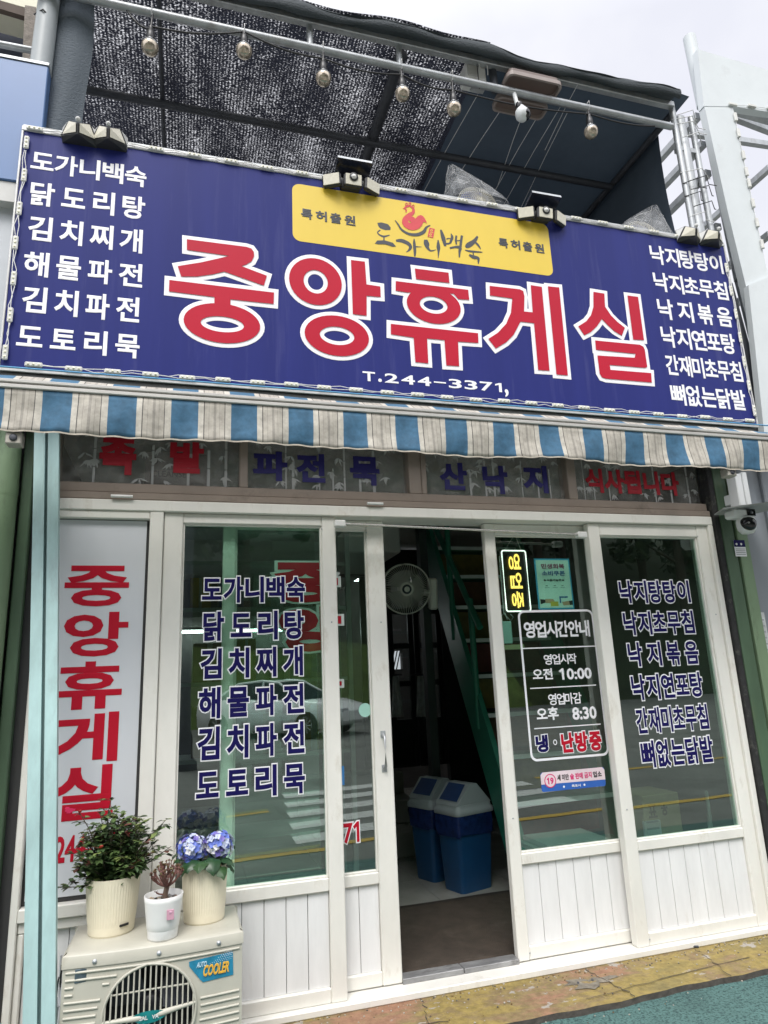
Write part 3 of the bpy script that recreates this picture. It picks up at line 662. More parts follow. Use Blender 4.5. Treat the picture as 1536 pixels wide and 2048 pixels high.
# the five large letters, each drawn from its own strokes
def poly_on(org, s, pts, Y): return [(lambda p: (p.x, p.z))(at(org[0]+x/s, org[1]+y/s, Y)) for x, y in pts]
def ring_on(org, s, ex, Y): return ellipse(*[at(org[0]+x/s, org[1]+y/s, Y) for x, y in ex])
BIG = [((320, 460), 6.144, [[(330,120),(1060,213),(1120,232),(1152,275),(1155,330),(1125,390),(1060,430),(1000,450),(1312,568),(1275,690),(790,517),(650,550),(450,578),(260,578),(218,450),(500,405),(700,360),(850,325),(330,250)],
        [(115,620),(1400,775),(1395,915),(865,858),(865,985),(668,960),(668,830),(110,760)]], [([(290,1110),(1230,1230),(720,905),(880,1405)], [(500,1125),(1030,1190),(700,1062),(850,1268)])]),
       ((560, 490), 6.144, [[(870,190),(1040,210),(1060,490),(1230,515),(1235,645),(1062,630),(1062,875),(893,855)]],
        [([(110,400),(757,500),(390,165),(490,748)], [(288,420),(585,475),(420,312),(450,602)]), ([(300,1050),(1090,1160),(640,868),(770,1375)], [(487,1080),(910,1140),(670,1007),(720,1235)])]),
       ((760, 520), 6.144, [[(425,110),(838,162),(850,288),(440,240)], [(190,265),(1080,372),(1092,495),(960,487),(900,420),(330,405),(190,382)],
        [(130,790),(1200,905),(1205,1025),(955,1008),(968,1310),(810,1300),(788,990),(575,970),(590,1275),(430,1260),(410,960),(130,918)]],
        [([(325,520),(988,620),(640,345),(750,797)], [(485,540),(825,590),(640,455),(690,668)])]),
       ((950, 550), 7.314, [[(210,165),(650,215),(700,240),(718,320),(712,540),(838,552),(810,155),(972,180),(1085,1405),(918,1395),(858,710),(660,688),(560,880),(450,990),(300,1080),(190,940),(330,850),(450,720),(520,560),(540,350),(215,305)],
        [(1060,172),(1225,188),(1352,1475),(1185,1460)]], []),
       ((1130, 560), 7.68, [[(430,188),(598,215),(608,415),(700,550),(800,650),(912,740),(865,860),(750,790),(650,700),(560,605),(480,720),(390,805),(290,855),(198,718),(320,640),(390,550),(430,420)],
        [(952,245),(1115,265),(1205,930),(1040,920)],
        [(455,935),(1140,1000),(1195,1030),(1218,1080),(1255,1340),(1220,1355),(680,1310),(690,1385),(1315,1435),(1325,1580),(620,1520),(560,1500),(525,1440),(490,1165),(1062,1200),(1075,1140),(470,1078)]], [])]
SRED = M('sign_red', (.46, .010, .032), .42, var=.08, scale=2, spec=.2)
for org, s, polys, rings in BIG:
    t = MB(); j = 0
    for pl in polys:
        pp = poly_on(org, s, pl, SF)
        fill(t, [pp], LWHT, SF, bev=.0205, lift=.0012+j*.0002); fill(t, [pp], SRED, SF, lift=.0045+j*.0002); j += 1
    for o_, i_ in rings:
        pp = [ring_on(org, s, o_, SF), ring_on(org, s, i_, SF)]
        fill(t, pp, LWHT, SF, bev=.0205, lift=.0012+j*.0002); fill(t, pp, SRED, SF, lift=.0045+j*.0002); j += 1
    t.build('large_letter', sign)
# yellow plate with the brush logo
YEL = M('sign_yellow', (.72, .52, .055), .42, var=.07, scale=2, stretch=(1, 1, .4), dirt=(.55, .42, .09), damt=.3, dscale=4)
ya, yb = at(584, 366, SF), at(1107, 553, SF)
yp = MB(); fill(yp, [rrect(ya.x, yb.z, yb.x, ya.z, .04, 8)], YEL, SF, lift=.0010); yp = yp.build('yellow_plate', sign)
t = MB(); INK = M('brush_ink', (.045, .05, .06), .5); LR = M('logo_red', (.60, .05, .06), .5)
for a, b2 in (((602, 416), (711, 453)), ((996, 475), (1089, 508))): ptext(t, '특허출원', a, b2, [(.035, INK)], SF-.001, gw=.205)
t.build('lettering', yp)
LO, LS = (730, 390), 6.144
def lp(x, y): p = at(LO[0]+x/LS, LO[1]+y/LS, SF); return (p.x, p.z)
SCL = (lp(1000, 400)[0]-lp(0, 400)[0])/1000
lj = [0]
def lbrush(tt, pts, mat, k=1):
    lj[0] += 1; fill(tt, [brush([(*lp(x, y), w*SCL*1.12) for x, y, w in pts], k)], mat, SF, lift=.0014+lj[0]*.00005)
def lpoly(tt, pts, mat):
    lj[0] += 1; fill(tt, [[lp(x, y) for x, y in pts]], mat, SF, lift=.0014+lj[0]*.00005)
t = MB()
lpoly(t, [(150,345),(200,338),(280,360),(315,400),(312,432),(250,435),(190,415),(165,390)], INK)
for st in ([(188,432,14),(155,460,14),(175,490,18),(230,512,24),(302,495,10)], [(232,510,14),(232,562,14)], [(380,565,26),(450,565,46),(530,600,46),(558,640,36),(540,680,22),(505,705,6)],
           [(603,540,8),(605,600,30),(612,700,30),(610,760,14)], [(615,638,18),(695,640,6)], [(745,550,36),(755,600,62),(765,645,40),(805,688,20),(872,675,6)], [(898,555,12),(900,640,42),(902,700,22),(898,780,6)],
           [(930,428,20),(960,530,48),(985,632,26)], [(1055,475,8),(1070,520,30),(1048,585,24)], [(985,600,22),(1025,600,20),(1056,585,18)], [(1000,545,14),(1030,535,12),(1055,548,14)], [(1122,500,20),(1115,560,24),(1122,610,16)], [(1190,500,26),(1175,600,28),(1172,650,26)], [(1120,565,12),(1180,560,12)],
           [(1042,655,22),(1110,642,26),(1165,650,40),(1160,700,26),(1158,770,14)], [(1382,510,22),(1340,570,42),(1270,620,58),(1235,645,20)], [(1345,575,22),(1390,620,26),(1420,668,8)], [(1228,680,10),(1300,695,24),(1442,705,10)],
           [(1325,700,14),(1330,740,14)], [(1278,738,24),(1330,765,44),(1385,775,32),(1392,800,26),(1390,850,8)]): lbrush(t, st, INK)
lpoly(t, [(120,600),(150,562),(240,560),(340,590),(380,635),(340,640),(250,608),(160,608)], INK)
t.build('brush_lettering', yp)
t = MB()
lbrush(t, [(370,315,10),(410,370,18),(450,430,24),(540,482,32),(640,490,36),(720,455,36),(752,400,22),(800,376,10)], INK)
lbrush(t, [(500,215,12),(505,185,16),(480,170,12),(465,168,6)], LR)
lbrush(t, [(478,168,10),(510,145,24),(548,138,20),(588,165,26),(592,215,32),(550,248,48),(500,300,62),(500,355,78),(555,390,84),(620,375,96),(665,320,92),(690,275,50),(735,315,20),(756,352,4)], LR)
lbrush(t, [(690,330,40),(725,325,16),(752,345,5)], LR)
fill(t, [[lp(576+38*math.cos(a*.2618), 305+36*math.sin(a*.2618)) for a in range(24)]], LR, SF, lift=.0030)
lbrush(t, [(585,330,22),(620,330,40),(650,300,50)], LR)
for cx, cy in ((508,118),(550,112),(590,142)):
    fill(t, [[lp(cx+17*math.cos(a*.524), cy+20*math.sin(a*.524)) for a in range(12)], [lp(cx+9*math.cos(a*.524), cy+11*math.sin(a*.524)) for a in range(12)]], LR, SF, lift=.0031+cx*1e-7)
t.build('rooster_logo', yp)
t = MB(); lpoly(t, [(790,405),(856,420),(836,532),(768,515)], LR)
for cx, cy in ((815,440),(802,490)):
    fill(t, [[lp(cx+15*math.cos(a*.524), cy+14*math.sin(a*.524)) for a in range(12)], [lp(cx+8*math.cos(a*.524), cy+7*math.sin(a*.524)) for a in range(12)]], YEL, SF, lift=.0034)
    lbrush(t, [(cx-18,cy+22,6),(cx+22,cy+26,6)], YEL)
t.build('seal_mark', yp)
# LED modules and their wire round the border
LED = M('led_module_case', (.66, .66, .62), .4, var=.12, scale=30); LENS = M('led_lens', (.8, .78, .6), .25)
rl = random.Random(11)
def led(p, horiz):
    b = MB(); L_, W_ = .033, .0105
    if horiz: b.box((p[0]-L_, SY-.021, p[1]-W_), (p[0]+L_, SY-.0105, p[1]+W_), LED, .004)
    else: b.box((p[0]-W_, SY-.021, p[1]-L_), (p[0]+W_, SY-.0105, p[1]+L_), LED, .004)
    for k in (-1, 0, 1):
        o = (k*.02, 0) if horiz else (0, k*.02)
        b.lathe((p[0]+o[0], SY-.0205, p[1]+o[1]), [(.0055, 0), (.004, .003), (0, .004)], LENS, 8, 'y')
    b.build('led_module', sign)
top_ = [(-.700+k*.170, SZ1-.006+rl.uniform(-.004, .004)) for k in range(22)]
bot_ = [(-.620+k*.1495, SZ0+.026+rl.uniform(-.004, .004)) for k in range(25)]
lef_ = [(SX0+.026+rl.uniform(-.004, .004), SZ0+.07+k*.168) for k in range(7)]
rig_ = [(SX1-.022+rl.uniform(-.004, .004), SZ0+.09+k*.150) for k in range(7)]
for pts, h in ((top_, True), (bot_, True), (lef_, False), (rig_, False)):
    for p in pts: led(p, h)
wm = MB()
for pts, h in ((top_, True), (bot_, True), (lef_, False), (rig_, False)):
    for off in (.004, -.005):
        path = []
        for i in range(len(pts)-1):
            a, b2 = pts[i], pts[i+1]
            for j in range(4):
                u = j/4; sag = math.sin(math.pi*u)*rl.uniform(-.008, .008)
                path.append((a[0]+(b2[0]-a[0])*u+(0 if h else sag+off), SY-.013-.004*math.sin(math.pi*u), a[1]+(b2[1]-a[1])*u+(sag+off if h else 0)))
        wm.tube(path, .0019, WPL, 5)
wm.build('wire', sign)

# ================================================================== awning
awn = thing('awning', 'rolled up striped blue and beige awning under the blue sign', 'awning', (1.05, -.6, 2.29))
def canvas():
    m, n, b = _new('striped_canvas'); t = n.nodes.new('ShaderNodeTexCoord')
    sp = n.nodes.new('ShaderNodeSeparateXYZ'); n.links.new(t.outputs['Object'], sp.inputs[0])
    def math_(op, a, b_=None, c=None):
        x = n.nodes.new('ShaderNodeMath'); x.operation = op
        for i, q in enumerate((a, b_, c)):
            if q is None: continue
            if isinstance(q, (int, float)): x.inputs[i].default_value = q
            else: n.links.new(q, x.inputs[i])
        return x.outputs[0]
    ph = math_('FRACT', math_('DIVIDE', math_('ADD', sp.outputs['X'], 1.05+.518+.2218*20), .2218))
    rp = n.nodes.new('ShaderNodeValToRGB'); rp.color_ramp.interpolation = 'CONSTANT'; n.links.new(ph, rp.inputs[0])
    bei, lt, dk, gr, bl = (.46, .43, .37, 1), (.57, .54, .47, 1), (.08, .075, .07, 1), (.32, .30, .26, 1), (.050, .150, .255, 1)
    st = [(0, bl), (.445, lt), (.535, dk), (.548, bei), (.62, gr), (.628, bei), (.70, gr), (.745, bei), (.80, gr), (.808, bei), (.885, dk), (.898, lt)]
    e = rp.color_ramp.elements; e[0].position, e[0].color = st[0]; e[1].position, e[1].color = st[1]
    for p, c in st[2:]: x = e.new(p); x.color = c
    z = n.nodes.new('ShaderNodeTexNoise'); z.inputs['Scale'].default_value = 22; z.inputs['Detail'].default_value = 8; z.inputs['Roughness'].default_value = .7
    n.links.new(t.outputs['Object'], z.inputs['Vector'])
    r = n.nodes.new('ShaderNodeMapRange'); r.inputs['From Min'].default_value = .3; r.inputs['From Max'].default_value = .7; r.inputs['To Min'].default_value = .60; r.inputs['To Max'].default_value = 1.10
    n.links.new(z.outputs['Fac'], r.inputs['Value'])
    wv = n.nodes.new('ShaderNodeTexWave'); wv.inputs['Scale'].default_value = 160; wv.bands_direction = 'X'; wv.inputs['Distortion'].default_value = 1; n.links.new(t.outputs['Object'], wv.inputs['Vector'])
    r2 = n.nodes.new('ShaderNodeMapRange'); r2.inputs['To Min'].default_value = .86; r2.inputs['To Max'].default_value = 1.06; n.links.new(wv.outputs['Fac'], r2.inputs['Value'])
    sc = n.nodes.new('ShaderNodeVectorMath'); sc.operation = 'SCALE'; n.links.new(rp.outputs['Color'], sc.inputs[0]); n.links.new(math_('MULTIPLY', r.outputs[0], r2.outputs[0]), sc.inputs['Scale'])
    n.links.new(sc.outputs['Vector'], b.inputs['Base Color']); b.inputs['Roughness'].default_value = .75
    z2 = n.nodes.new('ShaderNodeTexNoise'); z2.inputs['Scale'].default_value = 9; z2.inputs['Detail'].default_value = 3; n.links.new(t.outputs['Object'], z2.inputs['Vector'])
    bp = n.nodes.new('ShaderNodeBump'); bp.inputs['Strength'].default_value = .5; bp.inputs['Distance'].default_value = .02; n.links.new(z2.outputs['Fac'], bp.inputs['Height']); n.links.new(bp.outputs[0], b.inputs['Normal'])
    return m
CAN = canvas()
AX0, AX1, AY = -1.15, 3.25, -.60
def val(u, v):
    x = AX0+(AX1-AX0)*u; ph = 2*math.pi*(x+.518)/.2218
    w = .010*math.sin(ph+.6)+.008*math.sin(x*7.3)+.006*math.sin(ph*2.3+1)
    z = 2.462-.160*v+(.004*math.sin(ph*1.0+.5)+.004*math.sin(x*5))*v
    return (x, AY-.004+w*v+.012*math.sin(3.1*v+x*9)*v, z)
mb = MB(); mb.sheet(val, 240, 8, CAN); mb.build('valance', awn, solid=.0015)
mb = MB(); hem = M('canvas_hem', (.46, .42, .35), .8, var=.3, scale=40)
mb.sheet(lambda u, v: (lambda p: (p[0], p[1]-.0022, p[2]-.002+.006*v))(val(u, 1)), 240, 1, hem); mb.build('hem', awn)
BARM = M('awning_bar_metal', (.50, .49, .46), .42, .4, var=.25, scale=5, stretch=(.3, 1, 1), dirt=(.2, .19, .17), damt=.5, dscale=9)
mb = MB()
for z0, z1, y0, y1 in ((2.462, 2.478, AY-.012, AY+.045), (2.4785, 2.4835, AY-.004, AY+.045), (2.484, 2.498, AY-.010, AY+.04)): mb.box((AX0, y0, z0), (AX1, y1, z1), BARM, .003)
mb.build('front_bar', awn)
mb = MB()
def top(u, v):
    x = AX0+(AX1-AX0)*u; return (x, AY+.02+.115*v, 2.498+.072*v-.003*math.sin(math.pi*v)+.003*math.sin(x*8)*v)
mb.sheet(top, 160, 6, CAN); mb.build('canopy', awn, solid=.0015)
mb = MB(); mb.tube([(AX0, -.16, 2.585), (AX1, -.16, 2.585)], .045, CAN, 14); mb.build('roller', awn)
mb = MB(); mb.tube([(AX0, -.375, 2.648), (AX1, -.375, 2.648)], .0035, M('blue_rope', (.10, .32, .55), .6), 6); mb.build('cord', awn)
cass = M('awning_arm_metal', (.40, .38, .33), .5, .3, var=.2)
for x in (-.60, 2.50):
    mb = MB(); mb.beam((x, AY+.03, 2.44), (x, -.10, 2.60), .04, .03, cass); mb.beam((x, AY+.035, 2.30), (x, AY+.035, 2.46), .03, .03, cass); mb.box((x-.026, AY-.002, 2.255 if x < 0 else 2.27), (x+.026, AY+.05, 2.30 if x < 0 else 2.31), cass, .004)
    mb.lathe((x, AY-.002, 2.278 if x < 0 else 2.29), [(.013, 0), (.013, .004), (.006, .006), (0, .006)], DSTEEL, 14, 'y'); mb.build('arm', awn)

# ================================================================== roof terrace with shade net
RZ = 4.80
can = thing('shade_canopy', 'dark shade net stretched on steel pipes above the sign', 'canopy', (1.0, -.3, 3.85))
NET = net('shade_net', (.050, .055, .090), 95, 165, .772, .24)
NETD = net('dense_shade_net', (.085, .105, .125), 60, 140, 1.10, .05)
FOLD = net('folded_shade_net', (.045, .055, .062), 60, 140, 1.10, .05)
TARP = M('dark_tarpaulin', (.062, .082, .108), .8, var=.35, scale=1.6, bump=.4, bscale=14)
n_t = TARP.node_tree; pb_t = n_t.nodes['Principled BSDF']; tl_t = n_t.nodes.new('ShaderNodeBsdfTranslucent'); tl_t.inputs[0].default_value = (.10, .15, .21, 1)
mt_ = n_t.nodes.new('ShaderNodeMixShader'); mt_.inputs[0].default_value = .03; n_t.links.new(pb_t.outputs[0], mt_.inputs[1]); n_t.links.new(tl_t.outputs[0], mt_.inputs[2]); n_t.links.new(mt_.outputs[0], n_t.nodes['Material Output'].inputs['Surface'])
xb0 = atz(975, 170, RZ); xb1 = atz(825, 370, RZ); XB = (xb0.x+xb1.x)/2
def edge_y(x): return -.385+.012*math.sin(x*4)+.008*math.sin(x*11)
mb = MB(); mb.sheet(lambda u, v: (-.74+(XB+.74)*u, edge_y(-.74+(XB+.74)*u)*(1-v)+3.2*v, RZ+.02*math.sin((-.74+(XB+.74)*u)*3)*math.sin(math.pi*v)+.03), 60, 20, NET); mb.build('net', can)
mb = MB()
def tf(u, v):
    x = XB-.02+(2.96-XB)*u; return (x, edge_y(x)+.05+(3.3-edge_y(x))*v, RZ+.05+.02*math.sin(x*6)*math.sin(v*5))
mb.sheet(tf, 30, 20, TARP); mb.build('tarpaulin', can)
mb = MB()     # side sheet hanging at the right end
mb.sheet(lambda u, v: (2.92+.03*math.sin(u*5)*v, -.065+2.9*u+.02*math.sin(v*7), 4.90-1.9*v), 16, 12, TARP)
mb.build('side_sheet', can)
mb = MB(); mb.sheet(lambda u, v: (XB-.3+(2.92-XB+.3)*u, 1.75+.03*math.sin(u*14), 4.90-1.9*v), 20, 10, TARP); mb.build('light_block_sheet', can)  # unseen sheet at the back, added to stop light leaking in
mb = MB()     # folded net over the front edge
def fold(u, v):
    x = -.74+3.56*u; a = v*3.6; rr = .022+.003*math.sin(x*5)+.004*math.sin(x*13+1)+.002*math.sin(x*29)
    return (x, edge_y(x)+.02-rr*math.sin(a)*.8, RZ-.002+rr*1.15*math.cos(a)*1.2)
mb.sheet(fold, 120, 8, FOLD); mb.build('folded_edge', can)
mb = MB()     # doubled strip of net along the front edge
mb.sheet(lambda u, v: (-.74+3.55*u, edge_y(-.74+3.55*u)+.10*v, RZ+.010+.006*math.sin(u*60+v*3)), 90, 4, FOLD); mb.build('edge_strip', can)
mb = MB()     # flap of doubled net at the left
mb.sheet(lambda u, v: (-.748+.235*u-.012*v+.010*math.sin(v*9+u*4), -.215+.02*math.sin(u*6+v*2), 5.05-1.35*v), 10, 24, NETD); mb.build('net_flap', can)
mb = MB(); pa_, pb_ = at(190, 1, -.3), at(1323, 249, -.3)
mb.tube([(-1.4, -.3, pa_.z), (2.80, -.3, pb_.z)], .021, GALV, 12); mb.build('pipe', can)
mb = MB(); mb.box((-1.4, -.315, 4.775), (2.84, -.278, 4.815), GALV, .004); mb.build('pipe', can)
for q in ((620, 60), (800, 120)):
    p = at(*q, -.3); mb = MB(); mb.tube([(p.x, -.29, pa_.z+.01), (p.x, -.29, 4.86)], .017, GALV, 10); mb.build('strut', can)
p = at(990, 170, -.28); mb = MB(); mb.tube([(p.x, -.27, pa_.z+.01), (p.x, -.27, 4.84)], .022, DSTEEL, 10); mb.build('strut', can)
for x, r_ in ((-.215, .012), (1.075, .034), (2.865, .022)):
    mb = MB(); mb.tube([(x, -.25, RZ-.02), (x, 2.6, RZ-.02)], r_, DSTEEL, 10); mb.build('rafter', can)
mb = MB(); mb.tube([(-.72, .385, RZ-.045), (2.85, .385, RZ-.045)], .024, DSTEEL, 10); mb.build('purlin', can)
mb = MB(); mb.tube([(-1.4, .80, RZ-.03), (2.9, .80, RZ-.03)], .016, DSTEEL, 8); mb.build('purlin', can)
# strings under the tarpaulin
mb = MB()
for q0, q1 in (((955, 190), (850, 380)), ((1005, 215), (915, 355)), ((1080, 225), (1000, 365)), ((1045, 230), (1010, 330)), ((1120, 215), (1022, 385)), ((1135, 225), (1050, 400)), ((1155, 170), (1110, 260))):
    a = atz(*q0, RZ-.05); b2 = atz(*q1, RZ-.05); mb.tube([a, (a+b2)/2+Vector((0, 0, .01)), b2+(b2-a)*.5], .0022, TIE, 4, smooth=False)
mb.build('string', can)
# posts at the right end, tied together
PX = 2.845
for dx, dy, r_, y1 in ((0, 0, .019, 4.80), (.075, .035, .036, 4.76), (.155, .02, .018, 4.78)):
    mb = MB(); mb.tube([(PX+dx, -.28+dy, 3.80), (PX+dx, -.28+dy, y1)], r_, GALV, 12); mb.build('post', can)
mb = MB()
for z, mt, x0, x1 in ((4.70, TIE, -.02, .18), (4.66, TIE, -.02, .18), (4.58, TIE, .04, .18), (4.31, TIE, -.025, .19), (4.26, BLK, .03, .18), (4.23, BLK, -.025, .1), (4.20, BLK, .03, .19), (4.14, BLK, -.025, .1), (4.08, BLK, .03, .19), (4.0, TIE, -.02, .11), (4.74, TIE, .02, .17)):
    zs = rl.uniform(-.008, .008)
    mb = MB(); zs = zs_ = rl.uniform(-.008, .008)
    mb.tube([(PX+x0, -.285, z), (PX+(x0+x1)/2, -.345+.0, z+zs), (PX+x1, -.28, z+zs*2), (PX+x1+(.05 if rl.random() < .4 else 0), -.29, z+zs*2-.01)], .0028, mt, 5)
    mb.build('cable_tie', can)
mb = MB(); mb.box((PX+.01, -.27, 4.50), (PX+.16, -.23, 4.53), GALV); mb.build('post_link', can)


# string of festoon bulbs along the lower pipe
fl = thing('festoon_lights', 'string of clear light bulbs on a black cable along the canopy pipe', 'string lights', (1, -.3, 4.3))
BG = M('bulb_amber', (.50, .43, .34), .08, .55, var=.5, scale=55); SIL = M('bulb_silver', (.80, .82, .84), .10, .8, var=.2, scale=18)
bulbs = [(300, 95), (488, 102), (647, 157), (805, 188), (908, 218), (1182, 264)]
cab = []
for px_, py_ in bulbs:
    c = at(px_, py_, -.31); r_ = .041; zp = pa_.z-.02
    h = MB(); h.lathe(c, [(0, -r_), (r_*.5, -r_*.88), (r_*.86, -r_*.52), (r_, 0), (r_*.96, r_*.25)], BG, 18)
    h.lathe(c, [(r_*.965, r_*.25), (r_*.84, r_*.62), (r_*.52, r_*.95), (r_*.42, r_*1.2)], SIL, 18); b_ = h.build('bulb', fl)
    s_ = MB(); zs = c.z+r_*1.15
    s_.lathe((c.x, c.y, zs), [(r_*.44, 0), (r_*.50, .012), (r_*.46, .045), (r_*.34, .052), (r_*.30, .075)], BLK, 14)
    s_.build('socket', b_)
    t_ = MB(); t_.tube([(c.x, c.y, zs+.07), (c.x+.004, c.y, zp)], .006, BLK, 6)
    t_.tube([(c.x, c.y+.03, zp-.005), (c.x, c.y-.02, zp-.005), (c.x, c.y-.02, zp+.047), (c.x, c.y+.03, zp+.047)], .0022, TIE, 5); t_.build('hanger', b_)
    cab.append((c.x, c.y-.008, min(zs+.072, zp+.01)))
cab = [(cab[0][0]-.12, -.30, pa_.z-.01)]+cab+[(2.72, -.30, pb_.z-.03)]
path = []
for a, b2 in zip(cab[:-1], cab[1:]):
    for j in range(8):
        u = j/8; path.append((a[0]+(b2[0]-a[0])*u, a[1], a[2]+(b2[2]-a[2])*u-.028*math.sin(math.pi*u)))
w_ = MB(); w_.tube(path, .0048, BLK, 6); w_.build('cable', fl)
# brown plastic trays hung under the tarpaulin, and a junction box
def slab_tray(c4, name):
    pass
tray = thing('hanging_trays', 'two brown plastic trays strung under the dark tarpaulin', 'tray', tuple(atz(1060, 200, RZ-.12)))
TRB = M('brown_plastic', (.17, .125, .11), .5, var=.12, scale=4); TRE = M('tray_rim', (.30, .25, .23), .5)
for pts in ([(1018, 152), (1112, 165), (1108, 200), (1000, 178)], [(994, 196), (1098, 212), (1088, 231), (989, 222)]):
    ps = [atz(x, y, RZ-.12) for x, y in pts]; b_ = MB()
    x0 = min(p.x for p in ps); x1 = max(p.x for p in ps); y0 = min(p.y for p in ps); y1 = max(p.y for p in ps)
    rr_ = rrect(x0, y0, x1, y1, min(.04, (y1-y0)*.3)); ri = rrect(x0+.012, y0+.012, x1-.012, y1-.012, min(.03, (y1-y0)*.3))
    n_ = len(rr_); b_.prism([(p[0], p[1], RZ-.10) for p in ri], (0, 0, .03), TRB)
    vs_ = [(p[0], p[1], RZ-.125) for p in rr_]+[(p[0], p[1], RZ-.125) for p in ri]+[(p[0], p[1], RZ-.10) for p in rr_]+[(p[0], p[1], RZ-.10) for p in ri]
    b_.add(vs_, [q for i in range(n_) for q in ((i, (i+1) % n_, n_+(i+1) % n_, n_+i), (2*n_+i, 2*n_+(i+1) % n_, (i+1) % n_, i), (n_+i, n_+(i+1) % n_, 3*n_+(i+1) % n_, 3*n_+i))], TRE); b_.build('tray', tray)
p = at(955, 142, -.27); jb = thing('junction_box', 'white plastic junction box wired between the two canopy pipes', 'electrical box', tuple(p))
b_ = MB(); b_.box((p.x-.072, -.27, p.z-.055), (p.x+.055, -.17, p.z+.05), WPL, .008); b_.build('box', jb)
b_ = MB(); b_.box((p.x-.066, -.279, p.z-.048), (p.x+.0, -.2705, p.z+.04), M('grey_lid', (.42, .42, .40), .4), .004); b_.build('lid', jb)
b_ = MB()
for dx in (-.02, .03): b_.tube([(p.x+dx, -.285, p.z+.09), (p.x+dx+.02, -.30, p.z+.01), (p.x+dx+.025, -.285, p.z-.03)], .003, TIE, 5)
b_.tube([(p.x-.01, -.29, p.z+.09), (p.x-.012, -.295, p.z-.15)], .003, BLK, 5)
b_.box((p.x-.05, -.30, p.z-.135), (p.x+.03, -.25, p.z-.122), GALV); b_.build('strap', jb)

# cameras
def cctv(name, label, c, s=1.0, flip=1):
    c = Vector(c); t = thing(name, label, 'security camera', tuple(c)); wp = M('camera_white', (.68, .70, .70), .35, var=.03); bp_ = M('camera_black', (.01, .01, .012), .12)
    return t, wp, bp_
c = at(1044, 228, -.36); t, wp, bp_ = cctv('security_camera', 'small white and black dome camera hanging from the canopy pipe', c)
b_ = MB(); b_.lathe(c, [(0, -.045), (.02, -.040), (.034, -.022), (.038, 0), (.036, .016), (.026, .032), (.012, .038)], wp, 20); b_.build('body', t)
b_ = MB(); b_.lathe((c.x+.016, c.y-.008, c.z-.004), [(0, -.036), (.018, -.03), (.029, -.012), (.030, .004), (.024, .018), (0, .03)], bp_, 20); b_.build('lens_dome', t)
b_ = MB(); b_.tube([(c.x, c.y+.004, c.z+.03), (c.x+.01, c.y+.01, c.z+.055), (c.x-.005, c.y+.03, c.z+.09), (c.x, c.y+.06, pa_.z-.0)], [.014, .016, .012, .012], wp, 10)
b_.lathe((c.x, c.y+.02, c.z+.06), [(.018, 0), (.020, .01), (.018, .03)], bp_, 12); b_.tube([(c.x+.02, c.y+.02, c.z+.05), (c.x+.05, c.y+.02, c.z+.06)], .010, wp, 8); b_.build('mount', t)

# solar flood lights on the sign
HSG = M('lamp_housing', (.030, .030, .030), .4, var=.1); LP = M('lamp_lens', (.66, .63, .52), .25, var=.10, scale=60); PVM = M('solar_cell', (.012, .016, .03), .2, var=.2)
def trihead(px_, py_, label):
    p = at(px_, py_, SY-.06); t = thing('solar_flood_light', label, 'flood light', tuple(p), 'three headed solar lights on the sign')
    x, y, z = p
    b_ = MB(); b_.box((x-.075, SY+.01, z+.010), (x+.085, SY+.15, z+.035), HSG, .006); b_.box((x-.05, SY-.03, z-.02), (x+.05, SY+.02, z+.03), HSG, .006); b_.build('bracket', t)
    b_ = MB(); vs_ = [(x-.075, y-.03, z+.095), (x+.10, y-.03, z+.095), (x+.10, y+.10, z+.055), (x-.075, y+.10, z+.055)]
    b_.prism(vs_, (0, .005, .014), PVM); b_.add([(x-.075, y-.0305, z+.095), (x+.10, y-.0305, z+.095), (x+.10, y-.026, z+.110), (x-.075, y-.026, z+.110)], [(0, 1, 2, 3)], GALV); b_.tube([(x, y+.05, z+.02), (x, y+.05, z+.09)], .012, HSG, 8); b_.build('solar_panel', t)
    for k, (dx, yaw) in enumerate(((-.098, -.45), (.006, 0), (.108, .45))):
        M3 = Matrix.Rotation(yaw, 3, 'Z') @ Matrix.Rotation(.14, 3, 'X'); o = Vector((x+dx, y+(.02 if k != 1 else 0), z))
        h = MB(); h.box((-.047, -.010, -.034), (.047, .020, .034), HSG, .009)
        h.v = [o+M3 @ q for q in h.v]; hd = h.build('head', t)
        l_ = MB(); l_.box((-.040, -.0125, -.028), (.040, -.0095, .028), LP, .001)
        if k == 1: l_.lathe((0, -.013, .012), [(.022, 0), (.022, .003), (0, .003)], HSG, 16, 'y'); l_.lathe((0, -.016, .012), [(.013, 0), (.011, .006), (0, .010)], WPL, 14, 'y')
        l_.v = [o+M3 @ q for q in l_.v]; l_.build('lens', hd)
trihead(704, 361, 'three headed black solar light above the left part of the yellow plate'); trihead(1088, 427, 'three headed black solar light above the right end of the yellow plate')
LPW = M('lamp_lens_light', (.62, .62, .60), .3)
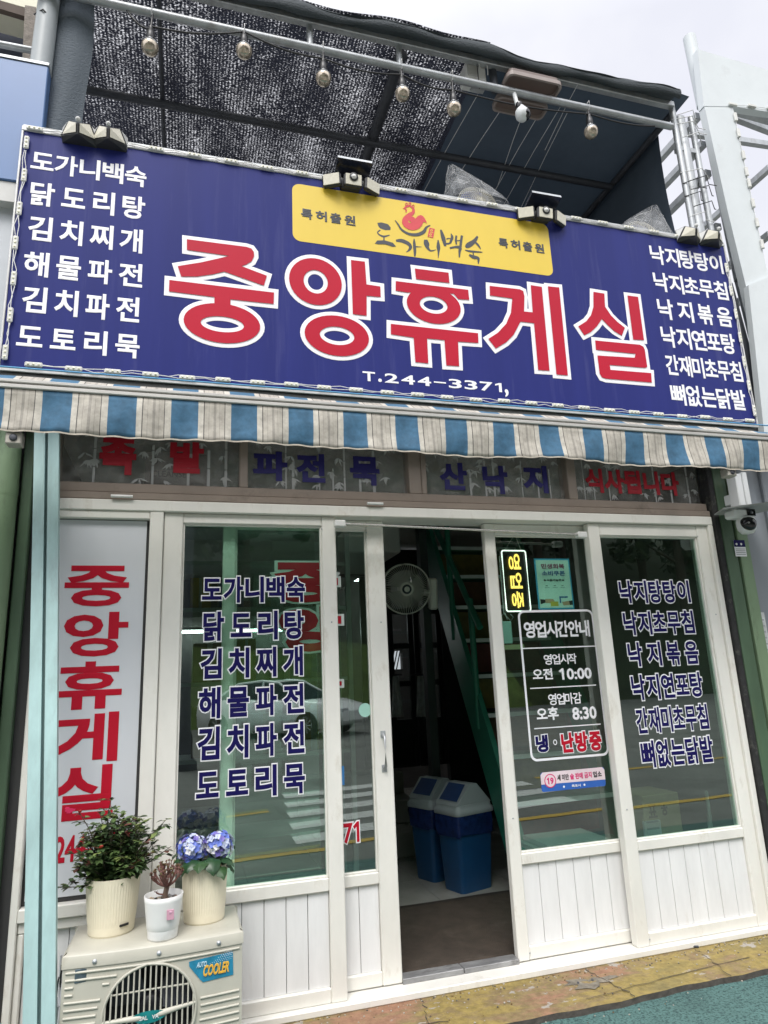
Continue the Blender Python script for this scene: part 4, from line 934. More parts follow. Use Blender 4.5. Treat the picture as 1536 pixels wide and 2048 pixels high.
def faceted(px_, py_, label):
    p = at(px_, py_, SY-.035); t = thing('solar_wall_light', label, 'solar light', tuple(p), 'faceted solar wall lights on the sign corners')
    x, y, z = p; hw, hh, dp = .072, .040, .055
    A = [(x-hw, y+.03, z-hh), (x+hw, y+.03, z-hh), (x+hw, y+.03, z+hh), (x-hw, y+.03, z+hh)]     # back
    Bp = (x-.042, y-.018, z+hh); Cp = (x+.042, y-.018, z+hh); Dp = (x, y-dp*.75, z-hh); Ep = (x-hw, y+.006, z-hh*.62); Fp = (x+hw, y+.006, z-hh*.62); Gp = (x, y-dp, z+hh*.12)
    v = A+[Bp, Cp, Dp, Ep, Fp, Gp]
    b_ = MB(); b_.add(v, [(3, 2, 5, 4), (4, 5, 9), (7, 4, 9), (7, 9, 6), (9, 5, 8), (9, 8, 6), (3, 4, 7, 0), (5, 2, 1, 8), (0, 7, 6), (6, 8, 1), (0, 6, 1), (0, 1, 2, 3)], HSG); hs = b_.build('housing', t)
    l_ = MB()
    for poly, mt in (((7, 4, 9, 6), LP), ((9, 5, 8, 6), LP), ((3, 4, 7, 0), LPW), ((5, 2, 1, 8), LPW)):
        ps = [Vector(v[i]) for i in poly]; c_ = sum(ps, Vector())/len(ps); nrm = (ps[1]-ps[0]).cross(ps[2]-ps[0]).normalized()
        if nrm.dot(c_-Vector((x, y+.03, z))) < 0: nrm = -nrm
        l_.add([c_+(q-c_)*.84+nrm*.0050 for q in ps], [(0, 1, 2, 3)], mt)
    l_.build('lens', t); d_ = MB(); d_.lathe((Gp[0], Gp[1]-.0, Gp[2]+.018), [(.011, -.004), (.011, .004), (.006, .010), (0, .012)], LPW, 12, 'y'); d_.build('sensor', t)
faceted(159, 266, 'leftmost faceted solar light on the sign top edge by the blue board'); faceted(219, 275, 'faceted solar light second from the left on the sign top edge')
faceted(1380, 470, 'faceted solar light below the tied canopy posts on the sign corner'); faceted(1425, 476, 'rightmost faceted solar light at the sign corner beside the white frame')
# bagged fans behind the sign
BAGF = film('polythene_bag', (.88, .90, .92), .17); FANB = M('fan_blue', (.16, .22, .55), .4); FANW = M('fan_cream', (.62, .60, .52), .4)
def bagged(px_, py_, w, h, label, peak):
    p = at(px_, py_, -.02); t = thing('bagged_fan', label, 'fan', (p.x, p.y, p.z-.35)); rbg = random.Random(int(px_))
    z0 = p.z-.35
    b_ = MB(); cx, cz = p.x+.0, p.z-.04
    for k in range(14): b_.tube([(cx+w*.30*(k/13)*math.cos(a*math.pi/12), -.02-.05*(1-(k/13)**2), cz+w*.30*(k/13)*math.sin(a*math.pi/12)) for a in range(25)], .0022, FANW, 4, False)
    for a in range(36): b_.tube([(cx, -.07, cz), (cx+w*.2*math.cos(a*.1745), -.055, cz+w*.2*math.sin(a*.1745)), (cx+w*.31*math.cos(a*.1745), -.015, cz+w*.31*math.sin(a*.1745))], .002, FANW, 4, False)
    b_.lathe((cx, -.0, cz), [(w*.28, 0), (w*.2, .01), (0, .02)], FANB, 20, 'y'); b_.build('cage', t)
    b_ = MB(); b_.tube([(cx, .06, z0-.2), (cx, .04, cz)], .02, FANW, 8); b_.build('stand', t)
    def bag(u, v):
        a = 2*math.pi*u; q = v
        rx = w*.5*(1-.93*q**1.25)+.006*math.sin(a*5+v*3)*(1-v)+.004*math.sin(a*9+v*8); ry = .13*(1-.85*q)+.006*math.sin(a*6+v*5)
        return (p.x+peak*w*q**1.3+rx*math.cos(a), -.01+ry*math.sin(a), z0+.30+(h+.05)*v**.9)
    b_ = MB()  # thin white tubes put highlights along the bag's creases
    for k in range(9):
        u0 = rbg.random(); b_.tube([tuple(bag(u0+.05*math.sin(q*.9+k), min(1, .25+q*.09))) for q in range(9)], .0013, TIE, 4)
    b_.build('crease_highlight', t)
    b_ = MB(); b_.sheet(bag, 44, 12, BAGF, False); b_.build('plastic_bag', t)
bagged(955, 400, .42, .21, 'fan wrapped in clear plastic above the yellow plate', -.36); bagged(1286, 470, .46, .24, 'blue fan wrapped in clear plastic beside the tied posts', .28)

# ================================================================== left side of the front
GRN = M('old_green_paint', (.17, .25, .145), .5, var=.25, scale=4, stretch=(1, 1, .3), dirt=(.045, .06, .035), damt=.7, dscale=5, bump=.2, bscale=30)
DGRN = M('dark_green_paint', (.065, .115, .065), .5, var=.35, scale=5, stretch=(1, 1, .25), dirt=(.14, .15, .06), damt=.6, dscale=4, bump=.3, bscale=30)
mb = MB(); a = at(22, 900, -.10); b2 = at(-20, 1500, -.10)
mb.tube([(-.737, -.085, .1), (-.737, -.085, 2.75)], .049, GRN, 20)
for z in (.9, 2.2): mb.lathe((-.737, -.085, z), [(.050, 0), (.051, .03), (.050, .06)], GRN, 20)
tag(mb.build('drainpipe'), 'round dull green drainpipe at the far left of the shop front', 'pipe')
mb = MB(); mb.box((-.684, -.06, .1), (-.641, .02, 2.62), DGRN, .004); mb.box((-.640, -.02, .1), (-.602, .02, 2.6), M('dark_gap', (.035, .035, .035), .8)); tag(mb.build('corner_post'), 'square dark green flaking post between drainpipe and white frame', 'post')
mb = MB(); mb.box((-.84, -.03, .1), (-.79, .02, 2.9), M('raw_timber', (.34, .22, .14), .75, var=.3, scale=6, stretch=(3, 3, .2)), .003); tag(mb.build('timber_batten'), 'bare brown timber batten beside the green drainpipe', 'batten')
# pale blue channel leaning in front of the frame
AQ = M('pale_aqua_paint', (.38, .55, .54), .5, var=.28, scale=7, stretch=(1, 1, .3), dirt=(.30, .40, .40), damt=.75, dscale=9, dpos=.55, bump=.2, bscale=24)
p0, p1 = at(79, 2110, -.42), at(95, 850, -.12); dx_ = .0475
post = thing('leaning_channel', 'pale blue steel channel leaning against the shop front by the white unit', 'post', (p0.x, p0.y, p0.z))
p0 = p0+(p0-p1)*.12
d = (p1-p0).normalized(); sd_ = Vector((1, 0, 0))
for k, nm in ((-1, 'flange'), (1, 'flange')):
    mb = MB(); o = sd_*(k*.0265); mb.beam(p0+o, p1+o, .041, .035, AQ, side=(0, 1, 0)); mb.build(nm, post)
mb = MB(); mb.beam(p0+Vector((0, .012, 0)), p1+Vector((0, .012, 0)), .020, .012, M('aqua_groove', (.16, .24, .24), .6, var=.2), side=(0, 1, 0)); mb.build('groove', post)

# ------------------------------------------------------------------ air conditioner unit
ACX0, ACX1, ACZ0, ACZ1, ACY0, ACY1 = -.357, .218, .125, .566, -.405, -.12
ac = thing('outdoor_air_conditioner', 'cream outdoor air conditioner unit with three flower pots on top', 'air conditioner', ((ACX0+ACX1)/2, -.26, ACZ0))
ACM = M('aged_cream_plastic', (.47, .455, .385), .45, var=.08, scale=7, dirt=(.30, .27, .2), damt=.35, dscale=5)
def bow(x): u = (x-ACX0)/(ACX1-ACX0); return ACY0-.022*math.sin(math.pi*u)
mb = MB(); n_ = 24; prof = [(ACX0+(ACX1-ACX0)*i/n_, bow(ACX0+(ACX1-ACX0)*i/n_)) for i in range(n_+1)]
back = [(ACX1, ACY1), (ACX0, ACY1)]
cx_, cz_, rf = -.082, .362, .147          # fan opening
fw = MB()                                 # front sheet with a round hole
K = 48
ring = [(cx_+rf*math.cos(2*math.pi*k/K), cz_+rf*math.sin(2*math.pi*k/K)) for k in range(K)]
def outer(k):
    t = 2*math.pi*k/K; c, s_ = math.cos(t), math.sin(t)
    X0, X1, Z0, Z1 = ACX0-cx_, ACX1-cx_, ACZ0-cz_, ACZ1-.042-cz_
    f = min((X1 if c > 0 else X0)/c if abs(c) > 1e-6 else 9, (Z1 if s_ > 0 else Z0)/s_ if abs(s_) > 1e-6 else 9); return (cx_+c*f, cz_+s_*f)
vs_ = []; NR = 6
for j in range(NR+1):
    for k in range(K):
        o_ = outer(k); i_ = ring[k]; u = j/NR; x = i_[0]+(o_[0]-i_[0])*u; z = i_[1]+(o_[1]-i_[1])*u; vs_.append((x, bow(x), z))
fw.add(vs_, [(j*K+k, j*K+(k+1) % K, (j+1)*K+(k+1) % K, (j+1)*K+k) for j in range(NR) for k in range(K)], ACM)
for cxx, czz in ((ACX0, ACZ0), (ACX1, ACZ0), (ACX0, ACZ1-.042), (ACX1, ACZ1-.042)):   # fill the corners
    ks = sorted(range(K), key=lambda k: (outer(k)[0]-cxx)**2+(outer(k)[1]-czz)**2)[:2]
    fw.add([(cxx, bow(cxx), czz)]+[(outer(k)[0], bow(outer(k)[0]), outer(k)[1]) for k in ks], [(0, 1, 2)], ACM)
fw.add([(x, bow(x), z) for x, z in ring]+[(x, ACY0+.03, z) for x, z in ring], [(k, (k+1) % K, K+(k+1) % K, K+k) for k in range(K)], ACM)
fw.box((ACX0+.001, ACY0+.002, ACZ0), (ACX0+.006, ACY1, ACZ1-.043), ACM); fw.box((ACX1-.006, ACY0+.002, ACZ0), (ACX1-.001, ACY1, ACZ1-.043), ACM); fw.box((ACX0+.006, ACY1-.006, ACZ0), (ACX1-.006, ACY1, ACZ1-.043), ACM)
fw.box((ACX0+.01, ACY0+.04, ACZ0), (ACX1-.01, ACY1-.01, ACZ0+.008), ACM)
fw.build('body', ac)
lid = MB()       # curved lid with a rounded front edge
rows = [(1.0, 0, 0), (1, 0, .034), (.995, .003, .038), (.985, .010, .041), (.955, .03, .0425), (.0, .285, .0425)]
lv = []; nL = 24
for (a_, back_, h_) in rows:
    for i in range(nL+1):
        u = i/nL; x = ACX0-.004+(ACX1-ACX0+.008)*u
        y = bow(min(max(x, ACX0), ACX1))-.004+back_ if back_ < .2 else ACY1
        xx = x if h_ < .036 else x+(.5-u)*2*(.004 if h_ < .04 else .012)
        lv.append((xx, y, ACZ1-.0425+h_))
lid.add(lv, [(r*(nL+1)+i, r*(nL+1)+i+1, (r+1)*(nL+1)+i+1, (r+1)*(nL+1)+i) for r in range(len(rows)-1) for i in range(nL)], ACM, True)
for x in (ACX0-.004, ACX1+.004):
    s_ = 1 if x > 0 else -1
    lid.add([(x, ACY0-.004, ACZ1-.0425), (x, ACY1, ACZ1-.0425), (x, ACY1, ACZ1-.006), (x-s_*.012, ACY1, ACZ1), (x-s_*.012, ACY0+.028, ACZ1), (x, ACY0-.002, ACZ1-.008)], [(0, 1, 2, 3, 4, 5)], ACM)
lid.add([(ACX0, bow(ACX0)+.002, ACZ1-.0424), (ACX1, bow(ACX1)+.002, ACZ1-.0424), (ACX1, ACY1, ACZ1-.0424), (ACX0, ACY1, ACZ1-.0424)], [(3, 2, 1, 0)], ACM)
lid.build('lid', ac)
sc_ = MB()
for u in (.17, .52, .86): x = ACX0+(ACX1-ACX0)*u; sc_.lathe((x, bow(x)-.0045, ACZ1-.028), [(.008, 0), (.007, .003), (0, .005)], GALV, 10, 'y')
sc_.build('screw', ac)
lv_ = MB()       # raised horizontal ribs left and right of the fan
for k in range(17):
    z = ACZ1-.056-.0215*k
    dzz = z-cz_; half = math.sqrt(max(0, (rf+.016)**2-dzz**2))
    spans = [(ACX0+.010, cx_-max(half, .03)-.004)]
    if k == 0: spans = [(ACX0+.010, ACX1-.010)]
    if k == 1: spans = [(ACX0+.010, cx_-max(half, .06)-.004)]
    if k in (2, 3): spans = [(ACX0+.010, -.322), (-.232, cx_-max(half, .05)-.004)]
    if k > 5: spans.append((max(cx_+half, .078), ACX1-.010))
    for a_, b_ in spans:
        if b_-a_ < .012: continue
        m_ = max(2, int((b_-a_)/.03)); pts = [(a_+(b_-a_)*i/m_, bow(a_+(b_-a_)*i/m_)-.001, z) for i in range(m_+1)]; lv_.tube(pts, .0042, ACM, 6)
lv_.build('rib', ac)
gr = MB()
gr.tube([(x, bow(x)-.003, z) for x, z in ring+ring[:1]], .005, ACM, 6, False)
for k in range(17):
    x = cx_-rf+2*rf*(k+.5)/17; h = math.sqrt(rf**2-(x-cx_)**2); gr.tube([(x, bow(x)-.002, cz_-h), (x, bow(x)-.007, cz_), (x, bow(x)-.002, cz_+h)], .0030, ACM, 6)
for zo, r_ in ((.068, .003), (-.068, .003)):
    h = math.sqrt(rf**2-zo**2); gr.tube([(cx_-h, bow(cx_-h)+.002, cz_+zo), (cx_, bow(cx_)+.0, cz_+zo+.004), (cx_+h, bow(cx_+h)+.002, cz_+zo)], r_, ACM, 6)
gr.tube([(cx_-rf, bow(cx_-rf)-.003, cz_-.006), (cx_-.04, bow(cx_)-.010, cz_-.002), (cx_+.04, bow(cx_)-.010, cz_+.002), (cx_+rf, bow(cx_+rf)-.003, cz_+.012)], [.005, .010, .010, .005], ACM, 8)
gr.build('grille', ac)
fn = MB(); FD = M('fan_dark', (.012, .013, .018), .4); fn.lathe((cx_, ACY0+.10, cz_), [(rf*1.05, 0), (rf*1.05, .01)], M('fan_shroud', (.02, .02, .025), .7), 32, 'y')
fn.lathe((cx_, ACY0+.07, cz_), [(.04, 0), (.04, .03), (.03, .04), (0, .042)], FD, 20, 'y')
for k in range(3):
    a = 2.1*k+.4
    fn.sheet(lambda u, v: (cx_+(.035+.10*u)*math.cos(a+(v-.5)*1.2), ACY0+.055+.03*(v-.5), cz_+(.035+.10*u)*math.sin(a+(v-.5)*1.2)), 4, 6, M('fan_blade', (.035, .04, .055), .35))
fn.build('fan', ac)
bd = MB(); bd_m = M('badge_teal', (.01, .20, .20), .3); yb_ = bow(cx_)-.021
bd.add([(cx_+.058*math.cos(t*.2618), yb_+.010*abs(math.cos(t*.2618))**2, cz_+.018*math.copysign(abs(math.sin(t*.2618))**1.4, math.sin(t*.2618))) for t in range(24)]+[(cx_, yb_-.001, cz_)], [(t, (t+1) % 24, 24) for t in range(24)], bd_m)
wtext(bd, 'SAERIM VA', cx_-.030, cz_-.007, cx_+.030, cz_+.007, [(.03, M('badge_silver', (.6, .62, .62), .3))], yb_-.001) if False else None
wtext(bd, 'SAL   VA', cx_-.030, cz_-.006, cx_+.030, cz_+.006, [(.03, M('badge_silver', (.6, .62, .62), .3))], yb_-.0015)
bd.build('badge', ac)
lb = MB(); LBM = M('label_blue', (.02, .22, .36), .35, var=.3, scale=30); ym = ACY0-.0215
def LP3(x, y): p = at(100+x/3.84, 1820+y/3.84, ACY0-.010); return p
q_ = [LP3(x, y) for x, y in ((1068, 388), (1405, 320), (1408, 500), (1175, 548), (1150, 525), (1070, 425))]
q_ = [(p.x, bow(p.x)-.0025, p.z) for p in q_]; lb.add(q_, [tuple(range(6))], LBM)
def lt(s, a, b2, mat, lift):
    t_ = MB(); wtext(t_, s, a.x, b2.z, b2.x, a.z, [(.045, mat)], 0, shear=.15)
    for v in t_.v: v.y += bow(v.x)-.0035-lift
    lb.add(t_.v, t_.f, mat)
lt('COOLER', LP3(1172, 418), LP3(1372, 474), M('label_orange', (.75, .42, .05), .4), .001); lt('AUTO', LP3(1125, 395), LP3(1200, 425), M('label_pale', (.45, .62, .7), .4), .0005)
rr2 = random.Random(3); k = 0
for i in range(11):
    for j in range(5):
        p = LP3(1230+i*16+(j % 2)*8, 385-i*3.2-j*15+20)
        r_ = .0010+.0010*(i/11)*(j/4); k += 1
        if j > i*.6: continue
        lb.add([(p.x+r_*math.cos(t*1.05), bow(p.x)-.003-k*1e-5, p.z+r_*math.sin(t*1.05)) for t in range(6)], [tuple(range(6))], LWHT)
lb.build('label', ac)
pl = MB(); p, q = LP3(192, 462), LP3(382, 538); pl.box((p.x, bow(p.x)-.004, q.z), (q.x, bow(p.x)+.004, p.z), M('rating_plate', (.10, .14, .17), .35, .3, var=.5, scale=25, dirt=(.2, .13, .08), damt=.6, dscale=14), .001); pl.build('rating_plate', ac)
ft = MB()
for x in (ACX0+.06, ACX1-.11): ft.box((x, ACY0+.02, .06 if ACY0 < -.34 else .1), (x+.05, ACY0+.06, ACZ0), DSTEEL); ft.box((x, -.2, .1), (x+.05, -.16, ACZ0), DSTEEL)
ft.build('foot', ac)
mb = MB(); rw = random.Random(9)
for k in range(6): mb.tube([(ACX0-.012-.006*k*.4, -.20-.01*k, .30), (ACX0-.02-rw.uniform(0, .02), -.21, .42), (ACX0-.02-rw.uniform(0, .03), -.21, .47+rw.uniform(0, .05))], .0045, BLK if k < 4 else TIE, 6)
mb.box((ACX0-.06, -.235, .27), (ACX0-.008, -.16, .36), GALV, .003); tag(mb.build('wire_bundle'), 'black wire ends sticking up between pale blue channel and air conditioner', 'wires')
mb = MB(); mb.tube([(-.70+.20*math.cos(t*.2), -.20, .06+.03+.25*math.sin(t*.2)) for t in range(0, 16)], .03, M('blue_hose', (.02, .09, .32), .4), 10); tag(mb.build('blue_hose'), 'thick blue hose loop low at the left behind the channel', 'hose')

# ------------------------------------------------------------------ pots
def pot(root, c, r0, r1, h, mat, flutes, rim=.006):
    b_ = MB(); n = flutes*4 if flutes else 40; prof = [(0, .0), (r0*.96, .0), (r0, .006), (r0+(r1-r0)*.12, .03)]+[(r0+(r1-r0)*k/8, h*k/8) for k in range(1, 9)]
    prof[-1] = (r1, h)
    prof = prof[:4]+[(r0+(r1-r0)*k/8, max(.031, h*k/8)) for k in range(1, 9)]+[(r1, h), (r1-rim, h), (r1-rim*1.2, h-.05)]
    vs_ = []; fs_ = []
    for (r_, z) in prof:
        for k in range(n):
            fl = (1+.006*math.cos(2*math.pi*k/4)) if flutes and .035 < z < h-.002 and r_ > r0*.9 else 1
            t = 2*math.pi*k/n; vs_.append((c[0]+r_*fl*math.cos(t), c[1]+r_*fl*math.sin(t), c[2]+z))
    for i in range(len(prof)-1):
        for k in range(n): fs_.append((i*n+k, i*n+(k+1) % n, (i+1)*n+(k+1) % n, (i+1)*n+k))
    b_.add(vs_, fs_, mat, not flutes); b_.build('pot', root)
    s_ = MB(); s_.lathe((c[0], c[1], c[2]+h-.022), [(r1-rim, 0), (r1*.6, .006), (0, .009)], SOIL, 24, caps=False); s_.build('soil', root)
def leaf(b_, p, d, up, ln, wd, mat, fold_=.25, curl=.15):
    d = d.normalized(); s_ = d.cross(up); s_ = s_.normalized() if s_.length > 1e-5 else Vector((1, 0, 0)); nn_ = s_.cross(d)
    P = lambda u, w, h: p+d*(ln*u)+s_*(wd*w)+nn_*(ln*h)
    vs_ = [P(0, 0, 0), P(.33, -.5, fold_*.3), P(.33, 0, 0), P(.33, .5, fold_*.3), P(.7, -.38, fold_*.2-curl*.4), P(.7, 0, -curl*.4), P(.7, .38, fold_*.2-curl*.4), P(1, 0, -curl)]
    b_.add(vs_, [(0, 2, 1), (0, 3, 2), (1, 2, 5, 4), (2, 3, 6, 5), (4, 5, 7), (5, 6, 7)], mat, True)
zt_ = ACZ1
LG = [M('rose_leaf_dark', (.055, .100, .036), .45, var=.4, scale=30), M('rose_leaf_mid', (.105, .170, .055), .45, var=.4, scale=30), M('rose_leaf_young', (.16, .21, .06), .45, var=.3, scale=30), M('rose_leaf_red', (.13, .045, .03), .5)]
c = atz(222, 1862, zt_); c.y += .0
rb_ = thing('potted_rose_bush', 'leafy rose bush in a fluted cream pot, largest plant on the white unit', 'potted plant', (c.x, c.y, zt_), 'flower pots on the air conditioner')
pot(rb_, (c.x, c.y, zt_), .078, .094, .185, CREAM, 56)
sl = MB(); sl.box((-.016, -.0845, .030), (.016, -.074, .037), BLK); sl.v = [Vector((c.x, c.y, zt_))+Matrix.Rotation(.62, 3, 'Z')@v for v in sl.v]; sl.build('drain_slot', rb_)
rp_ = random.Random(21); st_ = MB(); lf = MB(); WD = M('rose_stem', (.06, .05, .03), .7, var=.3)
base = Vector((c.x, c.y, zt_+.165))
twigs = []
for k in range(66):
    an = rp_.uniform(0, 6.28); el = rp_.uniform(.35, 1.5); ln = rp_.uniform(.13, .245)*(.96 if el > .6 else .72)
    d = Vector((math.cos(an)*math.cos(el)*.86, math.sin(an)*math.cos(el)*.8, math.sin(el)))
    if k == 0: d, ln = Vector((-.45, -.1, .95)).normalized(), .285
    if k == 1: d, ln = Vector((.62, .0, .75)).normalized(), .25
    if k == 2: d, ln = Vector((.02, .1, 1)).normalized(), .26
    if k == 3: d, ln = Vector((-.9, -.2, .05)).normalized(), .15
    if k == 4: d, ln = Vector((.75, -.1, .45)).normalized(), .19
    o = base+Vector((rp_.uniform(-.03, .03), rp_.uniform(-.03, .03), 0)); pts = [o]
    for j in range(1, 6):
        dd = d+Vector((rp_.uniform(-.2, .2), rp_.uniform(-.2, .2), rp_.uniform(-.12, .12))); pts.append(pts[-1]+dd*ln/5)
    st_.tube(pts, [.0032, .003, .0026, .0022, .0018, .0012], WD, 5); twigs.append(pts)
    for j in range(1, 6):
        for s_ in range(6 if j > 1 else 3):
            q = pts[j]+(pts[j]-pts[j-1])*rp_.uniform(-.9, .1); a2 = rp_.uniform(0, 6.28)
            ld = Vector((math.cos(a2), math.sin(a2), rp_.uniform(-.25, .6))).normalized(); pet = rp_.uniform(.012, .03)
            st_.tube([q, q+ld*pet], .0008, WD, 3, False)
            mt = LG[3] if (j == 5 and rp_.random() < .10) else LG[rp_.choice((0, 0, 1, 1, 0, 2 if j > 3 else 1))]
            for m_ in range(3):
                sd2 = (ld+Vector((rp_.uniform(-.9, .9), rp_.uniform(-.9, .9), rp_.uniform(-.3, .3)))*(.0 if m_ == 0 else 1)).normalized()
                leaf(lf, q+ld*pet*(1 if m_ == 0 else .7), sd2, Vector((rp_.uniform(-.3, .3), rp_.uniform(-.3, .3), 1)), rp_.uniform(.017, .029), rp_.uniform(.013, .020), mt)
st_.build('stem', rb_); lf.build('foliage', rb_)
fb = MB()
for k, q in ((0, .9), (5, 1), (9, 1)):
    p = twigs[k][-1]
    for a in range(9): leaf(fb, p, Vector((math.cos(a*.7)*.6, math.sin(a*.7)*.6, .7)), Vector((math.cos(a*.7), math.sin(a*.7), .2)), .012, .010, M('rose_petal', (.45, .05, .03), .5))
fb.build('flower_bud', rb_)
# small jade-like plant in the white pot
c = atz(325, 1874, zt_); jp = thing('potted_succulent', 'small twiggy reddish succulent in the plain white pot', 'potted plant', (c.x, c.y, zt_), 'flower pots on the air conditioner')
pot(jp, (c.x, c.y, zt_), .050, .066, .135, WPL, 0, .005)
tg = MB(); a = at(341, 1826, c.y-.06); tg.box((a.x-.012, c.y-.066, a.z-.020), (a.x+.012, c.y-.063, a.z+.012), M('pink_tag', (.55, .30, .38), .5), .001); tg.lathe((a.x, c.y-.0665, a.z+.004), [(.006, 0), (0, .002)], M('tag_rose', (.6, .35, .45), .5), 8, 'y'); tg.build('tag', jp)
stn = MB(); rs_ = random.Random(8)
for k in range(34):
    a2 = rs_.uniform(0, 6.28); r_ = .055*math.sqrt(rs_.random()); q = (c.x+r_*math.cos(a2), c.y+r_*math.sin(a2), zt_+.117)
    s_ = rs_.uniform(.004, .008); stn.lathe(q, [(0, -.003), (s_*.8, 0), (s_, s_*.4), (s_*.6, s_*.9), (0, s_)], M('pebble_%s' % ('tan', 'grey', 'brown')[k % 3], ((.38, .3, .2), (.3, .29, .27), (.16, .09, .06))[k % 3], .6), 7)
stn.build('pebbles', jp)
br = MB(); tip = MB(); JB = M('succulent_bark', (.13, .085, .06), .8, var=.3, scale=40); JR = M('succulent_stem', (.17, .075, .06), .6, var=.4, scale=40); JG = M('succulent_leaf', (.20, .17, .06), .45, var=.3)
def grow(p, d, ln, r_, dep):
    q = p+d*ln; br.tube([p, p+d*ln*.5+Vector((rs_.uniform(-.002, .002), 0, 0)), q], [r_, r_*.9, r_*.8], JB if dep < 2 else JR, 6)
    if dep >= 5:
        for k in range(4):
            leaf(tip, q, (d+Vector((rs_.uniform(-.9, .9), rs_.uniform(-.9, .9), rs_.uniform(0, .6)))), Vector((0, 0, 1)), .010, .006, JG if rs_.random() < .35 else JR)
        return
    for k in range(2 if rs_.random() < .75 else 3):
        nd = (d+Vector((rs_.uniform(-.6, .6), rs_.uniform(-.6, .6), rs_.uniform(.2, .8)))).normalized(); grow(q, nd, ln*rs_.uniform(.72, .92), r_*.74, dep+1)
tb_ = Vector((c.x+.006, c.y, zt_+.112)); tt_ = tb_+Vector((.004, 0, .045)); br.tube([tb_, (tb_+tt_)/2+Vector((-.003, 0, 0)), tt_], [.010, .009, .0085], JB, 8)
for a_, e_ in ((0, .5), (.9, .55), (1.9, .45), (2.7, .5), (3.5, .4), (4.4, .55), (5.3, .6), (1.2, 1.3), (4.0, 1.2)):
    grow(tt_, Vector((math.cos(a_)*math.cos(e_), math.sin(a_)*math.cos(e_), math.sin(e_))).normalized(), .024, .0052, 2)
grow(tb_+Vector((0, 0, .02)), Vector((-.9, -.2, .2)).normalized(), .02, .0035, 4)
br.build('branches', jp); tip.build('leaf_tips', jp)
# hydrangea
c = atz(408, 1838, zt_); hy = thing('potted_hydrangea', 'blue hydrangea with two round flower heads in a ribbed cream pot', 'potted plant', (c.x, c.y, zt_), 'flower pots on the air conditioner')
pot(hy, (c.x, c.y, zt_), .074, .083, .185, CREAM, 56)
HL = [M('hydrangea_leaf', (.020, .062, .022), .4, var=.3, scale=14), M('hydrangea_leaf_light', (.035, .085, .028), .4, var=.3, scale=14)]
PT = [M('petal_blue', (.13, .19, .58), .55, var=.2, scale=50), M('petal_pale', (.48, .53, .68), .55, var=.15, scale=50), M('petal_white', (.70, .70, .72), .55), M('petal_violet', (.16, .13, .42), .55)]
rh = random.Random(4); base = Vector((c.x, c.y, zt_+.17)); hl = MB(); hs_ = MB()
heads = [(at(383, 1698, c.y-.02), .052), (at(437, 1690, c.y-.01), .052)]
for h, r_ in heads: hs_.tube([base, (base+h)/2+Vector((0, .01, .01)), h], .005, M('green_stem', (.06, .11, .03), .6), 6)
for k in range(15):
    an = 2*math.pi*k/15+rh.uniform(-.2, .2); q = base+Vector((math.cos(an)*.02, math.sin(an)*.02, rh.uniform(.015, .060)))
    d = Vector((math.cos(an), math.sin(an), rh.uniform(-.15, .35))); st0 = q+d.normalized()*.03; hs_.tube([q, st0], .002, HL[0], 4)
    dd = (d+Vector((0, 0, -.45+.3*(k % 3)))).normalized(); m_ = HL[k % 2]
    # broad leaf made of a bent grid
    s_ = dd.cross(Vector((0, 0, 1))).normalized(); nn_ = s_.cross(dd); ln, wd = rh.uniform(.060, .078), rh.uniform(.058, .072)
    def lfn(u, v, st0=st0, dd=dd, s_=s_, nn_=nn_, ln=ln, wd=wd):
        w = math.sin(math.pi*min(.999, u**.8))**.7*wd*.5
        return st0+dd*ln*u+s_*w*(v*2-1)+nn_*(.012*math.sin(math.pi*u)-.010*abs(v*2-1)+.0025*math.sin(u*30)*abs(v*2-1))+Vector((0, 0, -.015*u*u))
    hl.sheet(lfn, 10, 6, m_)
hl.build('leaves', hy); hs_.build('stem', hy)
for h, r_ in heads:
    f = MB()
    for k in range(105):
        z = 1-2*(k+.5)/105; an = k*2.39996; rad = math.sqrt(1-z*z); nrm = Vector((rad*math.cos(an), rad*math.sin(an), z*.92))
        if z < -.72: continue
        o = h+nrm*r_*rh.uniform(.72, 1.08); t1 = nrm.cross(Vector((0, 0, 1))); t1 = t1.normalized() if t1.length > 1e-4 else Vector((1, 0, 0)); t2 = nrm.cross(t1)
        mt = rh.choice((PT[0], PT[0], PT[1], PT[1], PT[2], PT[3])); a0 = rh.uniform(0, 6)
        for q in range(4):
            aa = a0+q*1.571; leaf(f, o, (t1*math.cos(aa)+t2*math.sin(aa)+nrm*rh.uniform(.2, .9)), nrm, .0135, .014, mt, .5, .25)
        f.lathe(o+nrm*.003, [(.0015, -.001), (0, .002)], PT[0], 5, caps=False)
    f.build('flower_head', hy)
rk_ = MB()
for q, mt in ((Vector((.045, -.045, .185)), M('tan_stone', (.45, .30, .16), .6)), (Vector((.022, -.06, .182)), M('white_stone', (.66, .63, .58), .6))):
    rk_.lathe(c+q, [(0, -.008), (.012, -.004), (.015, .002), (.010, .009), (0, .012)], mt, 9)
for k in range(7): rk_.lathe(c+Vector((rh.uniform(-.04, .03), rh.uniform(-.05, .0), .172)), [(0, -.01), (.017, 0), (.013, .010), (0, .014)], M('black_stone', (.02, .02, .025), .3), 8)
rk_.build('stones', hy)

